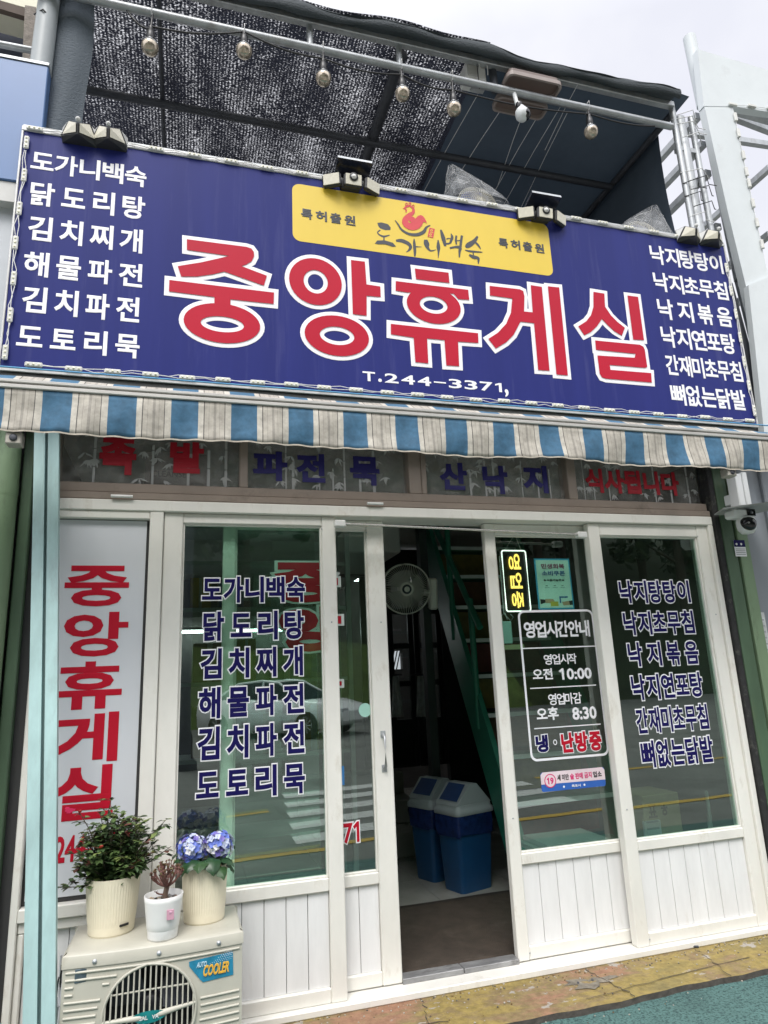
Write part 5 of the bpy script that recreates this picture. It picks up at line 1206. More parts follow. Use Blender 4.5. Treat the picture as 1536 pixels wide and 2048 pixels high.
# ================================================================== right side of the front
mb = MB(); mb.box((2.868, -.05, .1), (2.905, .03, 2.66), M('black_sealant', (.018, .018, .018), .8, var=.5, scale=20, dirt=(.12, .12, .10), damt=.6, dscale=18, bump=.6, bscale=50), .004)
tag(mb.build('sealed_edge'), 'black flaking sealant strip along the right edge of the white frame', 'strip')
gp = thing('green_channel_post', 'dark green steel channel post right of the glass front under the camera', 'post', (3.0, -.05, .1))
mb = MB(); mb.box((2.906, -.055, .1), (2.985, .03, 2.75), DGRN, .004); mb.build('flange', gp)
mb = MB(); mb.box((2.986, -.022, .1), (3.000, .03, 2.75), M('green_shadow_gap', (.02, .03, .02), .8)); mb.build('groove', gp)
mb = MB(); mb.box((3.001, -.058, .1), (3.075, .03, 2.75), GRN, .004); mb.build('flange', gp)
nw = thing('neighbouring_wall', 'grey ribbed metal wall beyond the green post on the right', 'wall', (3.9, 0, .1))
mb = MB(); GM = M('grey_ribbed_sheet', (.23, .25, .27), .5, .2, var=.12, scale=3, stretch=(1, 1, .3))
for k in range(9): a = 3.082+k*.19; mb.box((a, -.036, .1), (a+.13, .05, 2.9), GM, .006); mb.box((a+.131, -.012, .1), (a+.189, .05, 2.9), GM)
mb.build('cladding', nw)
mb = MB(); a, b2 = at(1466, 1080, -.0585), at(1495, 1113, -.0585)
st = MB(); st.box((a.x, -.0600, b2.z), (b2.x-.004, -.0586, a.z), LWHT); st.box((a.x, -.0606, a.z-(a.z-b2.z)*.42), (b2.x-.004, -.0601, a.z), NAVY)
for k in range(4): zq = b2.z+(a.z-b2.z)*(.1+.11*k); st.box((a.x+.006, -.0606, zq), (b2.x-.010, -.0601, zq+.004), M('print_grey', (.3, .3, .32), .6))
for k in range(2): st.lathe((a.x+.018+.032*k, -.0606, a.z-(a.z-b2.z)*.25), [(.007, 0), (.007, .0004), (0, .0004)], LWHT, 10, 'y')
tag(st.build('camera_notice'), 'blue and white notice sticker on the green post below the camera', 'sticker')
st = MB(); a, b2 = at(1512, 1225, -.037), at(1540, 1345, -.037); st.box((a.x, -.0385, b2.z), (b2.x+.03, -.037, a.z), M('old_paper', (.55, .56, .56), .6, var=.3, scale=30), 0)
for k in range(9): zq = b2.z+(a.z-b2.z)*(.06+.1*k); st.box((a.x+.008, -.039, zq), (b2.x+.02, -.0386, zq+.008), M('print_grey', (.3, .3, .32), .6))
tag(st.build('paper_notice'), 'faded white paper notice on the grey ribbed wall', 'sticker')
# big camera
c = at(1492, 1046, -.22); t, wp, bp_ = cctv('security_camera', 'white security camera with black dome lens beside the green post', c)
b_ = MB(); a, b2 = at(1468, 965, -.16), at(1508, 1012, -.16); b_.box((a.x+.006, -.17, b2.z-.002), (a.x+.05, -.10, a.z+.05), wp, .004); b_.box((a.x+.052, -.175, b2.z-.002), (a.x+.085, -.10, a.z+.06), wp, .004); b_.box((a.x+.01, -.13, b2.z+.02), (a.x+.07, -.055, b2.z+.08), wp, .004); b_.build('bracket', t)
b_ = MB(); z = c.z+.082; b_.prism([(c.x-.155, -.24, z-.012), (c.x+.03, -.36, z-.004), (c.x+.24, -.24, z+.004), (c.x+.20, -.06, z+.008), (c.x-.05, -.06, z)], (0, 0, .006), M('grey_plate', (.36, .37, .37), .5)); b_.build('mounting_plate', t)
b_ = MB(); b_.box((c.x-.088, c.y-.028, c.z+.026), (c.x+.050, c.y+.06, c.z+.076), wp, .012); b_.build('body', t)
b_ = MB(); b_.box((c.x-.012, c.y-.032, c.z+.034), (c.x+.046, c.y-.027, c.z+.072), bp_, .003); b_.lathe((c.x+.016, c.y-.031, c.z+.053), [(.010, 0), (.010, .003), (0, .004)], M('lens_glass', (.05, .06, .08), .05), 14, 'y'); b_.build('front_lens', t)
b_ = MB(); b_.lathe((c.x, c.y, c.z-.012), [(.044, .042), (.050, .02), (.050, -.002), (.046, -.024), (.030, -.046), (0, -.052)], wp, 28, caps=False); b_.build('dome', t)
b_ = MB(); M3 = Matrix.Rotation(-.30, 3, 'Z') @ Matrix.Rotation(-.25, 3, 'X')
b_.lathe((0, 0, 0), [(.0425, .030), (.038, .044), (.026, .054), (.010, .059), (0, .060)], bp_, 26, 'y', caps=False); b_.lathe((-.012, -.053, -.008), [(.006, .0), (.006, .006), (0, .007)], M('ir_lamp', (.3, .3, .3), .2), 10, 'y'); b_.lathe((.016, -.052, .004), [(.006, .0), (.006, .006), (0, .007)], M('ir_lamp', (.3, .3, .3), .2), 10, 'y')
b_.v = [Vector((c.x-.004, c.y, c.z-.016))+M3@v for v in b_.v]; b_.build('lens', t)

# white painted sign frame of the neighbour, upper right
wf = thing('empty_sign_frame', 'white painted empty sign frame on a steel post, upper right', 'sign frame', tuple(at(1500, 700, -.2)))
WP2 = M('chalky_white_paint', (.62, .66, .67), .55, var=.08, scale=3, dirt=(.42, .43, .43), damt=.4, dscale=6, dpos=.58); YW = -.20
def pan(name, pts, th=.05, mat=WP2, Y=YW):
    b_ = MB(); b_.prism([at(x, y, Y) for x, y in pts], (0, th, 0), mat); return b_.build(name, wf)
pan('panel', [(1395, 98), (1620, 165), (1620, 236), (1467, 213), (1408, 212)]); pan('panel', [(1409, 213.5), (1466, 214.5), (1508, 420), (1560, 660), (1506, 630), (1455, 420)]); pan('panel', [(1497, 570), (1620, 520), (1640, 860), (1530, 880)], .04, WP2, YW-.02)
b_ = MB(); p, q = at(1380, 82, YW+.10), at(1478, 560, YW+.10); b_.tube([q-(p-q)*.0, p], .030, GALV, 14); dq = (p-q).normalized(); b_.build('post', wf)
b_ = MB(); b_.tube([p+dq*-.55, p+dq*.03], .042, WP2, 16); b_.build('post_sleeve', wf)
b_ = MB(); b_.tube([at(1455, 570, YW+.12), at(1540, 880, YW+.12)], .03, DSTEEL, 10); b_.tube([at(1475, 560, YW+.12), at(1555, 880, YW+.12)], .02, GALV, 10); b_.build('post', wf)
for x, y in ((1397, 231), (1407, 287), (1417, 345), (1437, 452), (1450, 520)):
    b_ = MB(); s0 = at(x, y, YW+.12); b_.beam(s0, s0+Vector((.02, 2.6, 0)), .045, .045, GALV); b_.build('brace', wf)
for x, y in ((1540, 335), (1540, 468), (1540, 560)):
    b_ = MB(); s0 = at(x, y, YW+.12); b_.beam(s0, s0+Vector((.02, 2.6, 0)), .04, .04, GALV); b_.build('brace', wf)
for (a, b2), y_ in ((((1472, 222), (1600, 258)), .10), (((1472, 236), (1600, 285)), .25), (((1350, 262), (1640, 306)), .6)):
    b_ = MB(); b_.beam(at(*a, YW+y_), at(*b2, YW+y_), .04, .045, GALV); b_.build('crossbar', wf)
lw = MB(); path = []
for x, y, hz in ((1464, 211, 1), (1502, 214, 1), (1540, 219, 1), (1469, 236, 0), (1475, 268, 0), (1485, 312, 0), (1491, 345, 0), (1496, 368, 0), (1504, 408, 0), (1512, 447, 0), (1522, 490, 0)):
    p = at(x, y, YW); path.append((p.x, YW-.006, p.z))
    if hz: lw.box((p.x-.033, YW-.016, p.z-.010), (p.x+.033, YW-.002, p.z+.010), LED, .003)
    else: lw.box((p.x-.011, YW-.016, p.z-.033), (p.x+.011, YW-.002, p.z+.033), LED, .003)
lw.tube(path[:3], .002, WPL, 4); lw.tube(path[3:], .002, WPL, 4); lw.build('led_strip', wf)
# neighbour on the left: blue board, pipe, wall
nb = MB(); a, b2 = at(-160, 60, -.28), at(95, 118, -.28); zt2 = at(0, 114, -.28).z; zb2 = at(0, 357, -.28).z; xr = (at(95, 129, -.28).x+at(78, 357, -.28).x)/2
nb.box((-2.2, -.28, zb2), (xr, -.15, zt2), M('blue_board', (.085, .17, .36), .4, var=.12, scale=1.2), .004); nb.box((-2.2, -.285, zt2+.001), (xr+.003, -.14, zt2+.015), GALV); nb.box((-2.2, -.27, zb2-.10), (xr-.01, -.15, zb2-.002), M('board_base_trim', (.55, .55, .53), .5))
tag(nb.build('blue_sign_board'), 'plain blue sign board of the next shop at the left edge', 'sign')
lnb = thing('neighbouring_building', 'pale walled neighbouring building beyond the left end of the shop', 'building', (-1.8, 0, 0))
nb = MB(); nb.box((-3.4, -.10, 0), (-.86, 4, 3.95), M('pale_grey_wall', (.40, .42, .43), .7, var=.1, scale=3), 0); nb.build('wall', lnb)
nb = MB(); nb.box((-3.4, -.22, 2.70), (-.775, -.115, 3.70), M('pale_panel', (.50, .53, .56), .5, var=.06)); nb.box((-3.4, -.24, 2.62), (-.77, -.12, 2.69), DSTEEL); nb.build('fascia', lnb)
nb = MB(); p, q = at(-150, -60, .35), at(90, 160, .35); nb.box((p.x-1, .35, q.z-.3), (q.x, .5, p.z+.5), M('eave_shade', (.020, .028, .050), .8)); nb.build('loft', lnb)  # loft panel: shade under the eave put in as its dark colour
nb = MB(); nb.prism([at(-200, -90, .05), at(78, -60, .05), at(76, 24, .05), at(48, 14, .05), at(-200, -55, .05)], (0, .2, 0), M('pale_eave', (.72, .70, .55), .6)); nb.build('eave', lnb)
nb = MB(); nb.beam(at(-120, -22, .03), at(52, 30, .03), .03, .05, M('brown_timber', (.10, .075, .06), .8, var=.3)); nb.build('rafter', lnb)
nb = MB(); nb.prism([at(50, 10, .0), at(72, 14, .0), at(62, 130, .0), at(44, 130, .0)], (0, .1, 0), M('rough_render', (.27, .24, .21), .9, var=.4, scale=30, bump=1, bscale=80)); nb.build('pillar', lnb)
nb = MB(); nb.tube([at(-120, 66, -.05), at(64, 101, -.05)], .017, GALV, 10); nb.build('rail', lnb)
nb = MB(); q0 = at(82, 128, -.235); nb.tube([(q0.x, -.235, q0.z-.05), (q0.x+.02, -.235, 5.3)], .047, M('grey_pvc_pipe', (.34, .37, .38), .45, var=.1), 20); nb.tube([(q0.x-.048, -.24, 4.53), (q0.x, -.29, 4.515), (q0.x+.05, -.24, 4.50)], .004, BLK, 6)
tag(nb.build('grey_vent_pipe'), 'grey plastic pipe rising behind the blue board at the upper left', 'pipe')

# ================================================================== inside the shop
FZ = .12
tile = M('floor_tile', (.34, .33, .30), .25, var=.15, scale=6)
mb = MB()
for i in range(7):
    for j in range(9): mb.box((-.6+i*.52+.002, 1.02+j*.46+.002, FZ-.02), (-.6+(i+1)*.52-.002, 1.02+(j+1)*.46-.002, FZ), tile)
mb.box((-.62, .13, FZ-.10), (3.0, 5.1, FZ-.012), M('grout', (.12, .11, .10), .9)); struct(mb.build('floor', loc=(1.2, 2, FZ)))
mb = MB(); mb.sheet(lambda u, v: (.60+1.42*u, .135+.88*v, FZ+.006+.003*math.sin(u*9)*math.sin(v*7)), 24, 16, M('brown_mat', (.060, .046, .034), .95, var=.35, scale=9, bump=1, bscale=220, dirt=(.10, .085, .07), damt=.4, dscale=5))
tag(mb.build('door_mat', solid=.008), 'large worn brown mat on the floor inside the open doorway', 'mat')
mb = MB(); STP = M('step_tile', (.30, .30, .27), .35, var=.2, scale=3)
for k in range(3): mb.box((.95, 2.05+.32*k, FZ+.17*k), (1.80, 3.0, FZ+.17*(k+1)-.003), STP, .006)
mb.build('inner_step', shop)
# swing lid bins
BB = M('bin_blue', (.012, .075, .20), .38, var=.1, scale=5); BG2 = M('bin_lid_grey', (.36, .40, .41), .42, var=.06); FLP = M('bin_flap', (.015, .05, .16), .35); BAGB = M('blue_bag', (.012, .03, .13), .22, var=.5, scale=25, bump=1.0, bscale=26)
def bin_(loc, rot, label):
    t = thing('waste_bin', label, 'bin', loc, 'swing lid bins inside the doorway')
    M3 = Matrix.Rotation(rot, 3, 'Z') @ Matrix.Scale(.87, 3); o = Vector(loc)
    def fin(b_, nm, par=t):
        b_.v = [o+M3@v for v in b_.v]; return b_.build(nm, par)
    def rr(w, d, r_, z): return [(x, y, z) for x, y in rrect(-w/2, -d/2, w/2, d/2, r_, 4)]
    def loft(rings, mat, cap=True):
        b_ = MB(); n = len(rings[0]); b_.add([p for r_ in rings for p in r_], [(i*n+k, i*n+(k+1) % n, (i+1)*n+(k+1) % n, (i+1)*n+k) for i in range(len(rings)-1) for k in range(n)], mat, True)
        if cap: b_.add(rings[0], [tuple(range(n))[::-1]], mat); b_.add(rings[-1], [tuple(range(n))], mat)
        return b_
    fin(loft([rr(.205, .275, .03, 0), rr(.21, .28, .03, .01), rr(.262, .335, .035, .50)], BB), 'body')
    b_ = loft([rr(.268, .342, .035, .515), rr(.274, .348, .035, .48), rr(.272, .346, .035, .43), rr(.264, .336, .035, .37)], BAGB, False)
    rg = random.Random(int(abs(loc[0])*1000)); b_.v = [v*(1) + Vector((v.x, v.y, 0)).normalized()*rg.uniform(-.004, .010)+Vector((0, 0, rg.uniform(-.012, .012) if v.z < .4 else 0)) for v in b_.v]; fin(b_, 'bag_liner')
    lid = fin(loft([rr(.285, .358, .035, .505), rr(.290, .362, .037, .51), rr(.288, .360, .037, .538), rr(.262, .335, .03, .545), rr(.255, .325, .03, .57)], BG2), 'lid')
    b_ = MB(); w, d, z0, z1 = .125, .158, .571, .705
    pf = [(-d, z0), (-.035, z1), (.035, z1), (d, z0)]
    b_.prism([(-w, y, z) for y, z in pf], (2*w, 0, 0), BG2); fin(b_, 'hood', lid)
    for s_ in (-1, 1):
        b_ = MB(); a = Vector((0, s_*(-.044), z1-.006)); q = Vector((0, s_*(-d+.02), z0+.024)); n_ = Vector((0, s_*(-(z1-z0)), d-.035)).normalized()*.004
        b_.add([a+Vector((-w*.74, 0, 0))+n_, a+Vector((w*.74, 0, 0))+n_, q+Vector((w*.80, 0, 0))+n_, q+Vector((-w*.80, 0, 0))+n_], [(0, 1, 2, 3)], FLP); fin(b_, 'flap', lid)
    return t
bin_((1.725, 1.20, FZ), R(-72), 'blue waste bin with grey swing lid, the nearer of two')
bin_((1.645, 1.50, FZ), R(-68), 'blue waste bin with grey swing lid, half hidden behind the nearer')
# steep green stairs
SG = M('stair_green', (.020, .17, .11), .4, var=.15, scale=4); NOS = M('tread_nosing', (.72, .74, .72), .5)
stc = thing('steel_staircase', 'steep green steel staircase rising inside behind the right sliding door', 'staircase', (2.25, .8, FZ))
def sline(z): return .70+(z-FZ)*.56
for x in (1.895, 2.66):
    mb = MB(); a = Vector((x, sline(FZ)-.02, FZ)); q = Vector((x, sline(2.6), 2.6)); mb.beam(a, q, .23, .035, SG, side=(1, 0, 0)); mb.build('stringer', stc)
bcol = [(.20, .15, .03), (.16, .035, .03), (.19, .15, .04), (.15, .06, .03)]
for k in range(9):
    z = FZ+.255*(k+1)
    if z > 2.55: break
    mb = MB(); mb.box((1.915, sline(z)-.06, z-.02), (2.64, sline(z)+.16, z), SG); mb.box((1.915, sline(z)-.066, z-.024), (2.64, sline(z)-.0605, z+.003), NOS); mb.build('tread', stc)
    mb = MB(); mb.box((1.93, sline(z)+.10, z-.235), (2.62, sline(z)+.11, z-.03), M('old_board_%d' % (k % 4), bcol[k % 4], .5, var=.4, scale=9)); mb.build('riser', stc)
mb = MB()
for zb_, y_ in ((1.05, sline(1.05)), (1.65, sline(1.65))): mb.tube([(1.885, y_, zb_), (1.885, y_, zb_+.86)], .022, SG, 8)
mb.tube([(1.885, sline(.9)-.05, 1.70), (1.885, sline(2.1)+.05, 2.62)], .022, SG, 8); mb.build('handrail', stc)
# wall fan on a dark post
mb = MB(); mb.box((1.68, 1.62, FZ), (1.74, 1.70, 2.6), M('dark_post', (.02, .03, .028), .6)); tag(mb.build('dark_post'), 'dark post inside carrying the wall fan', 'post')
fc = at(812, 1178, 1.48); fr_ = .180; FGR = M('fan_grey', (.78, .76, .69), .4, var=.08)
fanw = thing('wall_fan', 'grey wall mounted fan inside the doorway', 'fan', tuple(fc))
Mf = Matrix.Rotation(-.15, 3, 'Z') @ Matrix.Rotation(.18, 3, 'X')
def ff(b_, nm): b_.v = [fc+Mf@v for v in b_.v]; return b_.build(nm, fanw)
b_ = MB()
for r_, y_ in ((fr_, .03), (fr_, .012), (fr_*.98, -.005)): b_.tube([(r_*math.cos(t*.1745), y_, r_*math.sin(t*.1745)) for t in range(37)], .0045, FGR, 6, False)
for k in range(72):
    a = k*.0873; b_.tube([(fr_*.25*math.cos(a), -.035, fr_*.25*math.sin(a)), (fr_*.7*math.cos(a+.05), -.030, fr_*.7*math.sin(a+.05)), (fr_*math.cos(a+.1), .0, fr_*math.sin(a+.1)), (fr_*math.cos(a+.1), .03, fr_*math.sin(a+.1))], .0016, FGR, 4, False)
b_.lathe((0, -.030, 0), [(fr_*.27, 0), (fr_*.27, .006), (fr_*.2, .008)], FGR, 24, 'y'); b_.lathe((0, -.039, 0), [(fr_*.19, 0), (fr_*.15, .004)], DSTEEL, 20, 'y'); b_.lathe((0, -.044, 0), [(fr_*.11, 0), (0, .004)], FGR, 16, 'y'); ff(b_, 'cage')
b_ = MB()
for k in range(3):
    a0 = 2.094*k; b_.sheet(lambda u, v: ((.03+.105*u)*math.cos(a0+(v-.5)*1.7), .008+.03*(v-.5), (.03+.105*u)*math.sin(a0+(v-.5)*1.7)), 4, 8, M('fan_blade_grey', (.20, .19, .17), .35))
ff(b_, 'blade')
b_ = MB(); b_.lathe((0, .03, 0), [(.05, 0), (.05, -.07), (.03, -.09)], FGR, 16, 'y'); b_.tube([(0, .08, 0), (.10, .10, -.02), (.19, .10, -.04)], .022, FGR, 8); b_.box((.185, .06, -.16), (.245, .15, .07), FGR, .012); ff(b_, 'wall_bracket')
# black glazed folding doors at the back with towels
fd = thing('folding_door', 'black glazed folding doors deep inside the shop', 'door', (1.9, 3.02, FZ)); DK = M('black_frame', (.018, .018, .019), .35, var=.2)
xs_ = [at(x, 1300, 3.02).x for x in (722, 775, 828, 884)]
PANE = glass('dark_pane', (.75, .78, .78), 1.6)
for a, b2 in zip(xs_[:-1], xs_[1:]):
    b_ = MB()
    for x0, x1 in ((a+.004, a+.055), (b2-.055, b2-.004)): b_.box((x0, 3.0, FZ+.5), (x1, 3.04, 2.34), DK, .004)
    for z in (FZ+.5, .98, 1.32, 1.66, 1.98, 2.29): b_.box((a+.055, 3.0, z), (b2-.055, 3.04, z+.05), DK)
    b_.box((a+.055, 3.01, FZ+.55), (b2-.055, 3.03, .98), DK); lf_ = b_.build('leaf', fd)
    b_ = MB(); b_.box((a+.055, 3.015, 1.03), (b2-.055, 3.02, 2.29), PANE); b_.build('pane', lf_)
b_ = MB(); b_.box((.95, 3.0, 2.345), (2.9, 3.1, 2.6), DK); b_.box((xs_[-1]+.003, 3.0, FZ), (2.99, 3.08, 2.344), M('back_partition', (.028, .03, .03), .7)); b_.build('header', fd)
CLW = M('grey_cloth', (.66, .68, .70), .9, var=.3, scale=20)
for xq, n_ in ((790, 'left'), (839, 'right')):
    p = at(xq, 1352, 2.96); b_ = MB()
    b_.sheet(lambda u, v: (p.x-.055*(.5+.5*v)+.11*(.5+.5*v)*u, 2.955-.018*math.sin(u*19)*(.4+.6*v)-.01*math.cos(u*31), p.z-.36*v), 30, 8, CLW)
    b_.tube([(p.x-.07, 2.975, p.z+.01), (p.x+.07, 2.975, p.z+.01)], .008, BLK, 6); tag(b_.build('hanging_towel', solid=.003), 'pale towel hanging on the %s leaf of the folding doors' % ('first visible' if n_ == 'left' else 'second visible'), 'towel', 'towels on the folding doors')
# fluorescent tubes in the back room, seen lit through the glass
TUB = M('fluorescent_tube', (.8, .8, .8), .4, emit=(.92, .97, 1.0), estr=9.0)
for i, (x, y, z, ln) in enumerate(((1.95, 4.3, 2.50, .9), (2.5, 3.7, 2.48, .7), (at(462, 1262, 4.9).x, 4.9, at(462, 1262, 4.9).z, 1.7))):
    b_ = MB(); b_.box((x-ln/2, y-.03, z+.02), (x+ln/2, y+.03, z+.05), WPL, .004); lp_ = b_.build('fluorescent_lamp')
    tag(lp_, ('lit strip lamp on the ceiling behind the folding doors', 'lit strip lamp just behind the second door leaf', 'lit strip lamp on the back wall seen through the left window')[i], 'lamp', 'lit strip lamps inside')
    b_ = MB(); b_.tube([(x-ln/2+.02, y, z), (x+ln/2-.02, y, z)], .014, TUB, 8); b_.build('tube', lp_)
# rack of stock seen through the left window
rk = thing('storage_rack', 'pale metal storage rack with boxes seen through the left window', 'rack', (.55, 1.5, FZ)); RKM = M('rack_metal', (.40, .42, .40), .5)
for x in (-.05, 1.05):
    for y in (1.35, 1.70): b_ = MB(); b_.box((x-.015, y-.015, FZ), (x+.015, y+.015, 2.45), RKM); b_.build('post', rk)
for z in (.5, .95, 1.4, 1.86, 2.16, 2.40): b_ = MB(); b_.box((-.03, 1.34, z), (1.03, 1.71, z+.025), RKM, .002); b_.build('shelf', rk)
rr3 = random.Random(14); n_ = 0
BXC = [('yellow', (.42, .26, .02)), ('blue', (.04, .08, .25)), ('white', (.45, .45, .43)), ('brown', (.22, .14, .07)), ('green', (.05, .14, .07))]
for (x, z, w, h, ci) in ((.02, 1.886, .13, .20, 0), (.20, 1.886, .16, .17, 1), (.42, 1.886, .2, .22, 2), (.05, 1.426, .2, .24, 3), (.32, 1.426, .12, .26, 0), (.52, 1.426, .24, .2, 4), (.80, 1.426, .18, .28, 1), (.05, .976, .26, .3, 3), (.40, .976, .2, .24, 2), (.68, .976, .26, .28, 0), (.70, 1.886, .2, .2, 3)):
    b_ = MB(); nm, cl = BXC[ci]; mt = M('carton_'+nm, cl, .6, var=.15); b_.box((x, 1.40, z), (x+w, 1.64, z+h), mt, .004); b_.box((x+w*.42, 1.3985, z+.001), (x+w*.58, 1.3995, z+h-.001), M('carton_tape', (.45, .40, .30), .4))
    tag(b_.build('carton'), '%s carton standing on the rack behind the left window' % nm, 'box', 'cartons on the storage rack')
# green column, cardboard box and white tube behind the right window
mb = MB(); p = at(1308, 1300, 1.0); mb.tube([(p.x, 1.0, FZ), (p.x, 1.0, 2.62)], .075, M('column_green', (.020, .19, .115), .35, var=.1), 24); tag(mb.build('green_column'), 'round green column standing inside behind the right window', 'column')
KB = M('cardboard', (.36, .29, .18), .8, var=.12, scale=5)
p, q = at(1283, 1592, .42), at(1368, 1672, .42)
mb = MB(); mb.box((p.x, .42, .30), (q.x, .68, p.z), KB, .004); bx = mb.build('cardboard_box'); tag(bx, 'brown cardboard box behind the lower left corner of the right window', 'box')
t = MB(); wtext(t, '표 ㅎ', p.x+.03, p.z-.12, p.x+.16, p.z-.05, [(.03, M('box_print', (.16, .12, .08), .8))], .42); t.build('print', bx)
b_ = MB(); b_.box((p.x-.02, .40, .42), (p.x+.09, .4185, p.z-.13), M('packet_white', (.5, .5, .5), .6), .003)
for k in range(4): b_.box((p.x-.005, .3992, .45+.035*k), (p.x+.075, .3998, .46+.035*k), M('print_grey', (.3, .3, .32), .6))
tag(b_.build('printed_packet'), 'white printed packet in front of the cardboard box', 'packet')
mb = MB(); mb.box((p.x-.10, .30, FZ), (q.x+.3, .75, .298), M('low_bench', (.10, .10, .09), .6), .004); tag(mb.build('low_bench'), 'dark low bench under the cardboard box', 'bench')
mb = MB(); p = at(1448, 1560, .5); mb.tube([p+Vector((.0, 0, .07)), p+Vector((-.06, 0, .03)), p+Vector((-.13, 0, -.06)), p+Vector((-.15, 0, -.30)), p+Vector((-.15, .02, -1.0))], .016, M('white_tube', (.52, .54, .53), .4), 10)
tag(mb.build('walking_frame'), 'bent white tube handle behind the right window', 'handle')
mb = MB(); p = at(1456, 1500, .34); mb.tube([p+Vector((0, 0, .1)), (p.x+.005, .34, .30)], .006, GALV, 6); mb.lathe((p.x+.0, .34, at(1458, 1640, .34).z), [(0, -.025), (.022, -.012), (.024, .006), (.012, .022), (0, .026)], M('red_knob', (.42, .02, .02), .4), 14); tag(mb.build('red_knob_rod'), 'thin rod with a red knob in the corner of the right window', 'rod')
mb = MB(); p = at(1245, 1395, 1.6); mb.box((p.x, 1.6, p.z-.06), (p.x+1.0, 1.85, p.z+.02), M('shelf_grey', (.30, .32, .31), .5), .01); mb.beam((p.x+.9, 1.7, p.z-.06), (p.x+.9, 1.85, p.z-.35), .03, .03, GALV); mb.box((p.x, 1.86, FZ), (3.0, 1.9, 2.6), M('green_partition', (.012, .05, .035), .6)); mb.build('inner_partition', shop)
# flat stacks behind the right sliding door
mb = MB(); rq = random.Random(6); p = at(1060, 1660, .55); z = FZ
for k in range(16):
    h = .026; o = rq.uniform(-.03, .03); mb.box((1.80+o, .30+rq.uniform(-.02, .02), z), (2.16+o, .56, z+h-.003), M('board_%d' % (k % 3), ((.40, .42, .40), (.22, .14, .12), (.36, .38, .36))[k % 3], .6)); z += h
tag(mb.build('board_stack'), 'stack of flat boards on the floor behind the right sliding door', 'boards')

# lit OPEN sign, poster and power pack behind the right sliding door
YO = .125
op = thing('neon_sign', 'black hanging sign with white lit border and yellow lit letters', 'lit sign', tuple(at(1035, 1160, YO)))
o0, o1 = at(1004, 1101, YO), at(1059, 1222, YO); ox0, ox1, oz0, oz1 = at(1008, 1160, YO).x, at(1056, 1160, YO).x, o1.z, o0.z
NW = M('neon_white', (.8, .8, .8), .3, emit=(1.0, .98, .92), estr=1.5); NY = M('neon_yellow', (.8, .6, .2), .3, emit=(1.0, .56, .10), estr=1.7)
b_ = MB(); b_.box((ox0-.008, YO+.008, oz0-.008), (ox1+.008, YO+.012, oz1+.008), M('sign_backing', (.012, .012, .010), .3), .0); b_.build('backing', op)
b_ = MB(); pp = rrect(ox0, oz0, ox1, oz1, .012, 5); b_.tube([(x, YO, z) for x, z in pp+pp[:1]], .0035, NW, 8, False); b_.build('border_tube', op)
b_ = MB(); t = MB(); nh = (oz1-oz0)*.90
put_text(t, '영업중', Vector((0, 0, .1)), Vector((nh, 0, 0)), [(.022, NY)], 0, gw=.30)
wd = (ox1-ox0)*.50; cx = (ox0+ox1)/2
b_.add([(cx-wd/2+v.z/.1*wd, YO+v.y, oz1-(oz1-oz0)*.05-v.x) for v in t.v], t.f, NY); b_.build('lit_letters', op)
b_ = MB(); tp = at(1030, 1068, YO)
for x in (ox0+.02, ox1-.02): b_.tube([(x, YO+.006, oz1), (tp.x, YO+.004, tp.z)], .0012, TIE, 4)
b_.tube([(ox0-.014, YO+.004, oz1-.03), (ox0-.016, YO+.004, oz0-.01), (ox0+.02, YO, oz0-.05), (ox0+.035, YO, oz0-.03), (ox0+.02, YO, oz0-.015)], .002, TIE, 5); b_.build('cord', op)
p, q = at(1001, 1243, YO), at(1026, 1287, YO)
b_ = MB(); b_.box((p.x, YO-.004, q.z), (q.x, YO+.012, p.z), M('mint_plastic', (.42, .62, .60), .35), .004); b_.tube([(p.x+.012, YO+.004, p.z), (p.x+.010, YO+.004, p.z+.03), (p.x+.03, YO+.004, p.z+.045), (p.x+.042, YO+.004, p.z+.01)], .0022, WPL, 5); tag(b_.build('power_pack'), 'pale mint power pack hanging by its cable under the lit sign', 'power pack')
b_ = MB(); a = at(1003, 1290, YO); b_.box((a.x, YO, a.z-.025), (a.x+.13, YO+.03, a.z), M('pale_ledge', (.42, .38, .22), .6), .002); tag(b_.build('wooden_ledge'), 'small pale ledge under the mint power pack', 'ledge')
YP = .085
ps = thing('coupon_poster', 'pale green poster with blue border behind the right sliding door glass', 'poster', tuple(at(1110, 1167, YP)))
pA, pB = at(1073, 1117, YP), at(1147, 1218, YP); x0, x1, z1, z0 = at(1074, 1167, YP).x-.004, at(1142, 1167, YP).x+.004, pA.z, pB.z
b_ = MB(); b_.box((x0, YP, z0), (x1, YP+.002, z1), M('poster_blue', (.06, .42, .75), .4)); b_.build('sheet', ps)
b_ = MB(); b_.box((x0+.008, YP-.001, z0+.008), (x1-.008, YP-.0002, z1-.008), M('poster_mint', (.74, .90, .86), .45)); b_.build('print', ps)
w, h = x1-x0, z1-z0; PP = M('poster_plum', (.30, .06, .14), .5); PB = M('poster_type_blue', (.05, .16, .40), .5); YQ = YP-.001
t = MB()
wtext(t, '민생회복', x0+w*.16, z0+h*.79, x0+w*.84, z0+h*.90, [(.03, PP), (.09, LWHT)], YQ); wtext(t, '소비쿠폰', x0+w*.16, z0+h*.65, x0+w*.84, z0+h*.76, [(.03, PB), (.09, LWHT)], YQ)
wtext(t, '★사용가능처★', x0+w*.20, z0+h*.545, x0+w*.80, z0+h*.595, [(.03, BLK)], YQ)
for u in (.22, .45, .67): t.box((x0+w*u, YQ-.0008, z0+h*.42), (x0+w*(u+.13), YQ-.0003, z0+h*.425), BLK); t.box((x0+w*(u+.03), YQ-.0008, z0+h*.455), (x0+w*(u+.09), YQ-.0003, z0+h*.465), BLK)
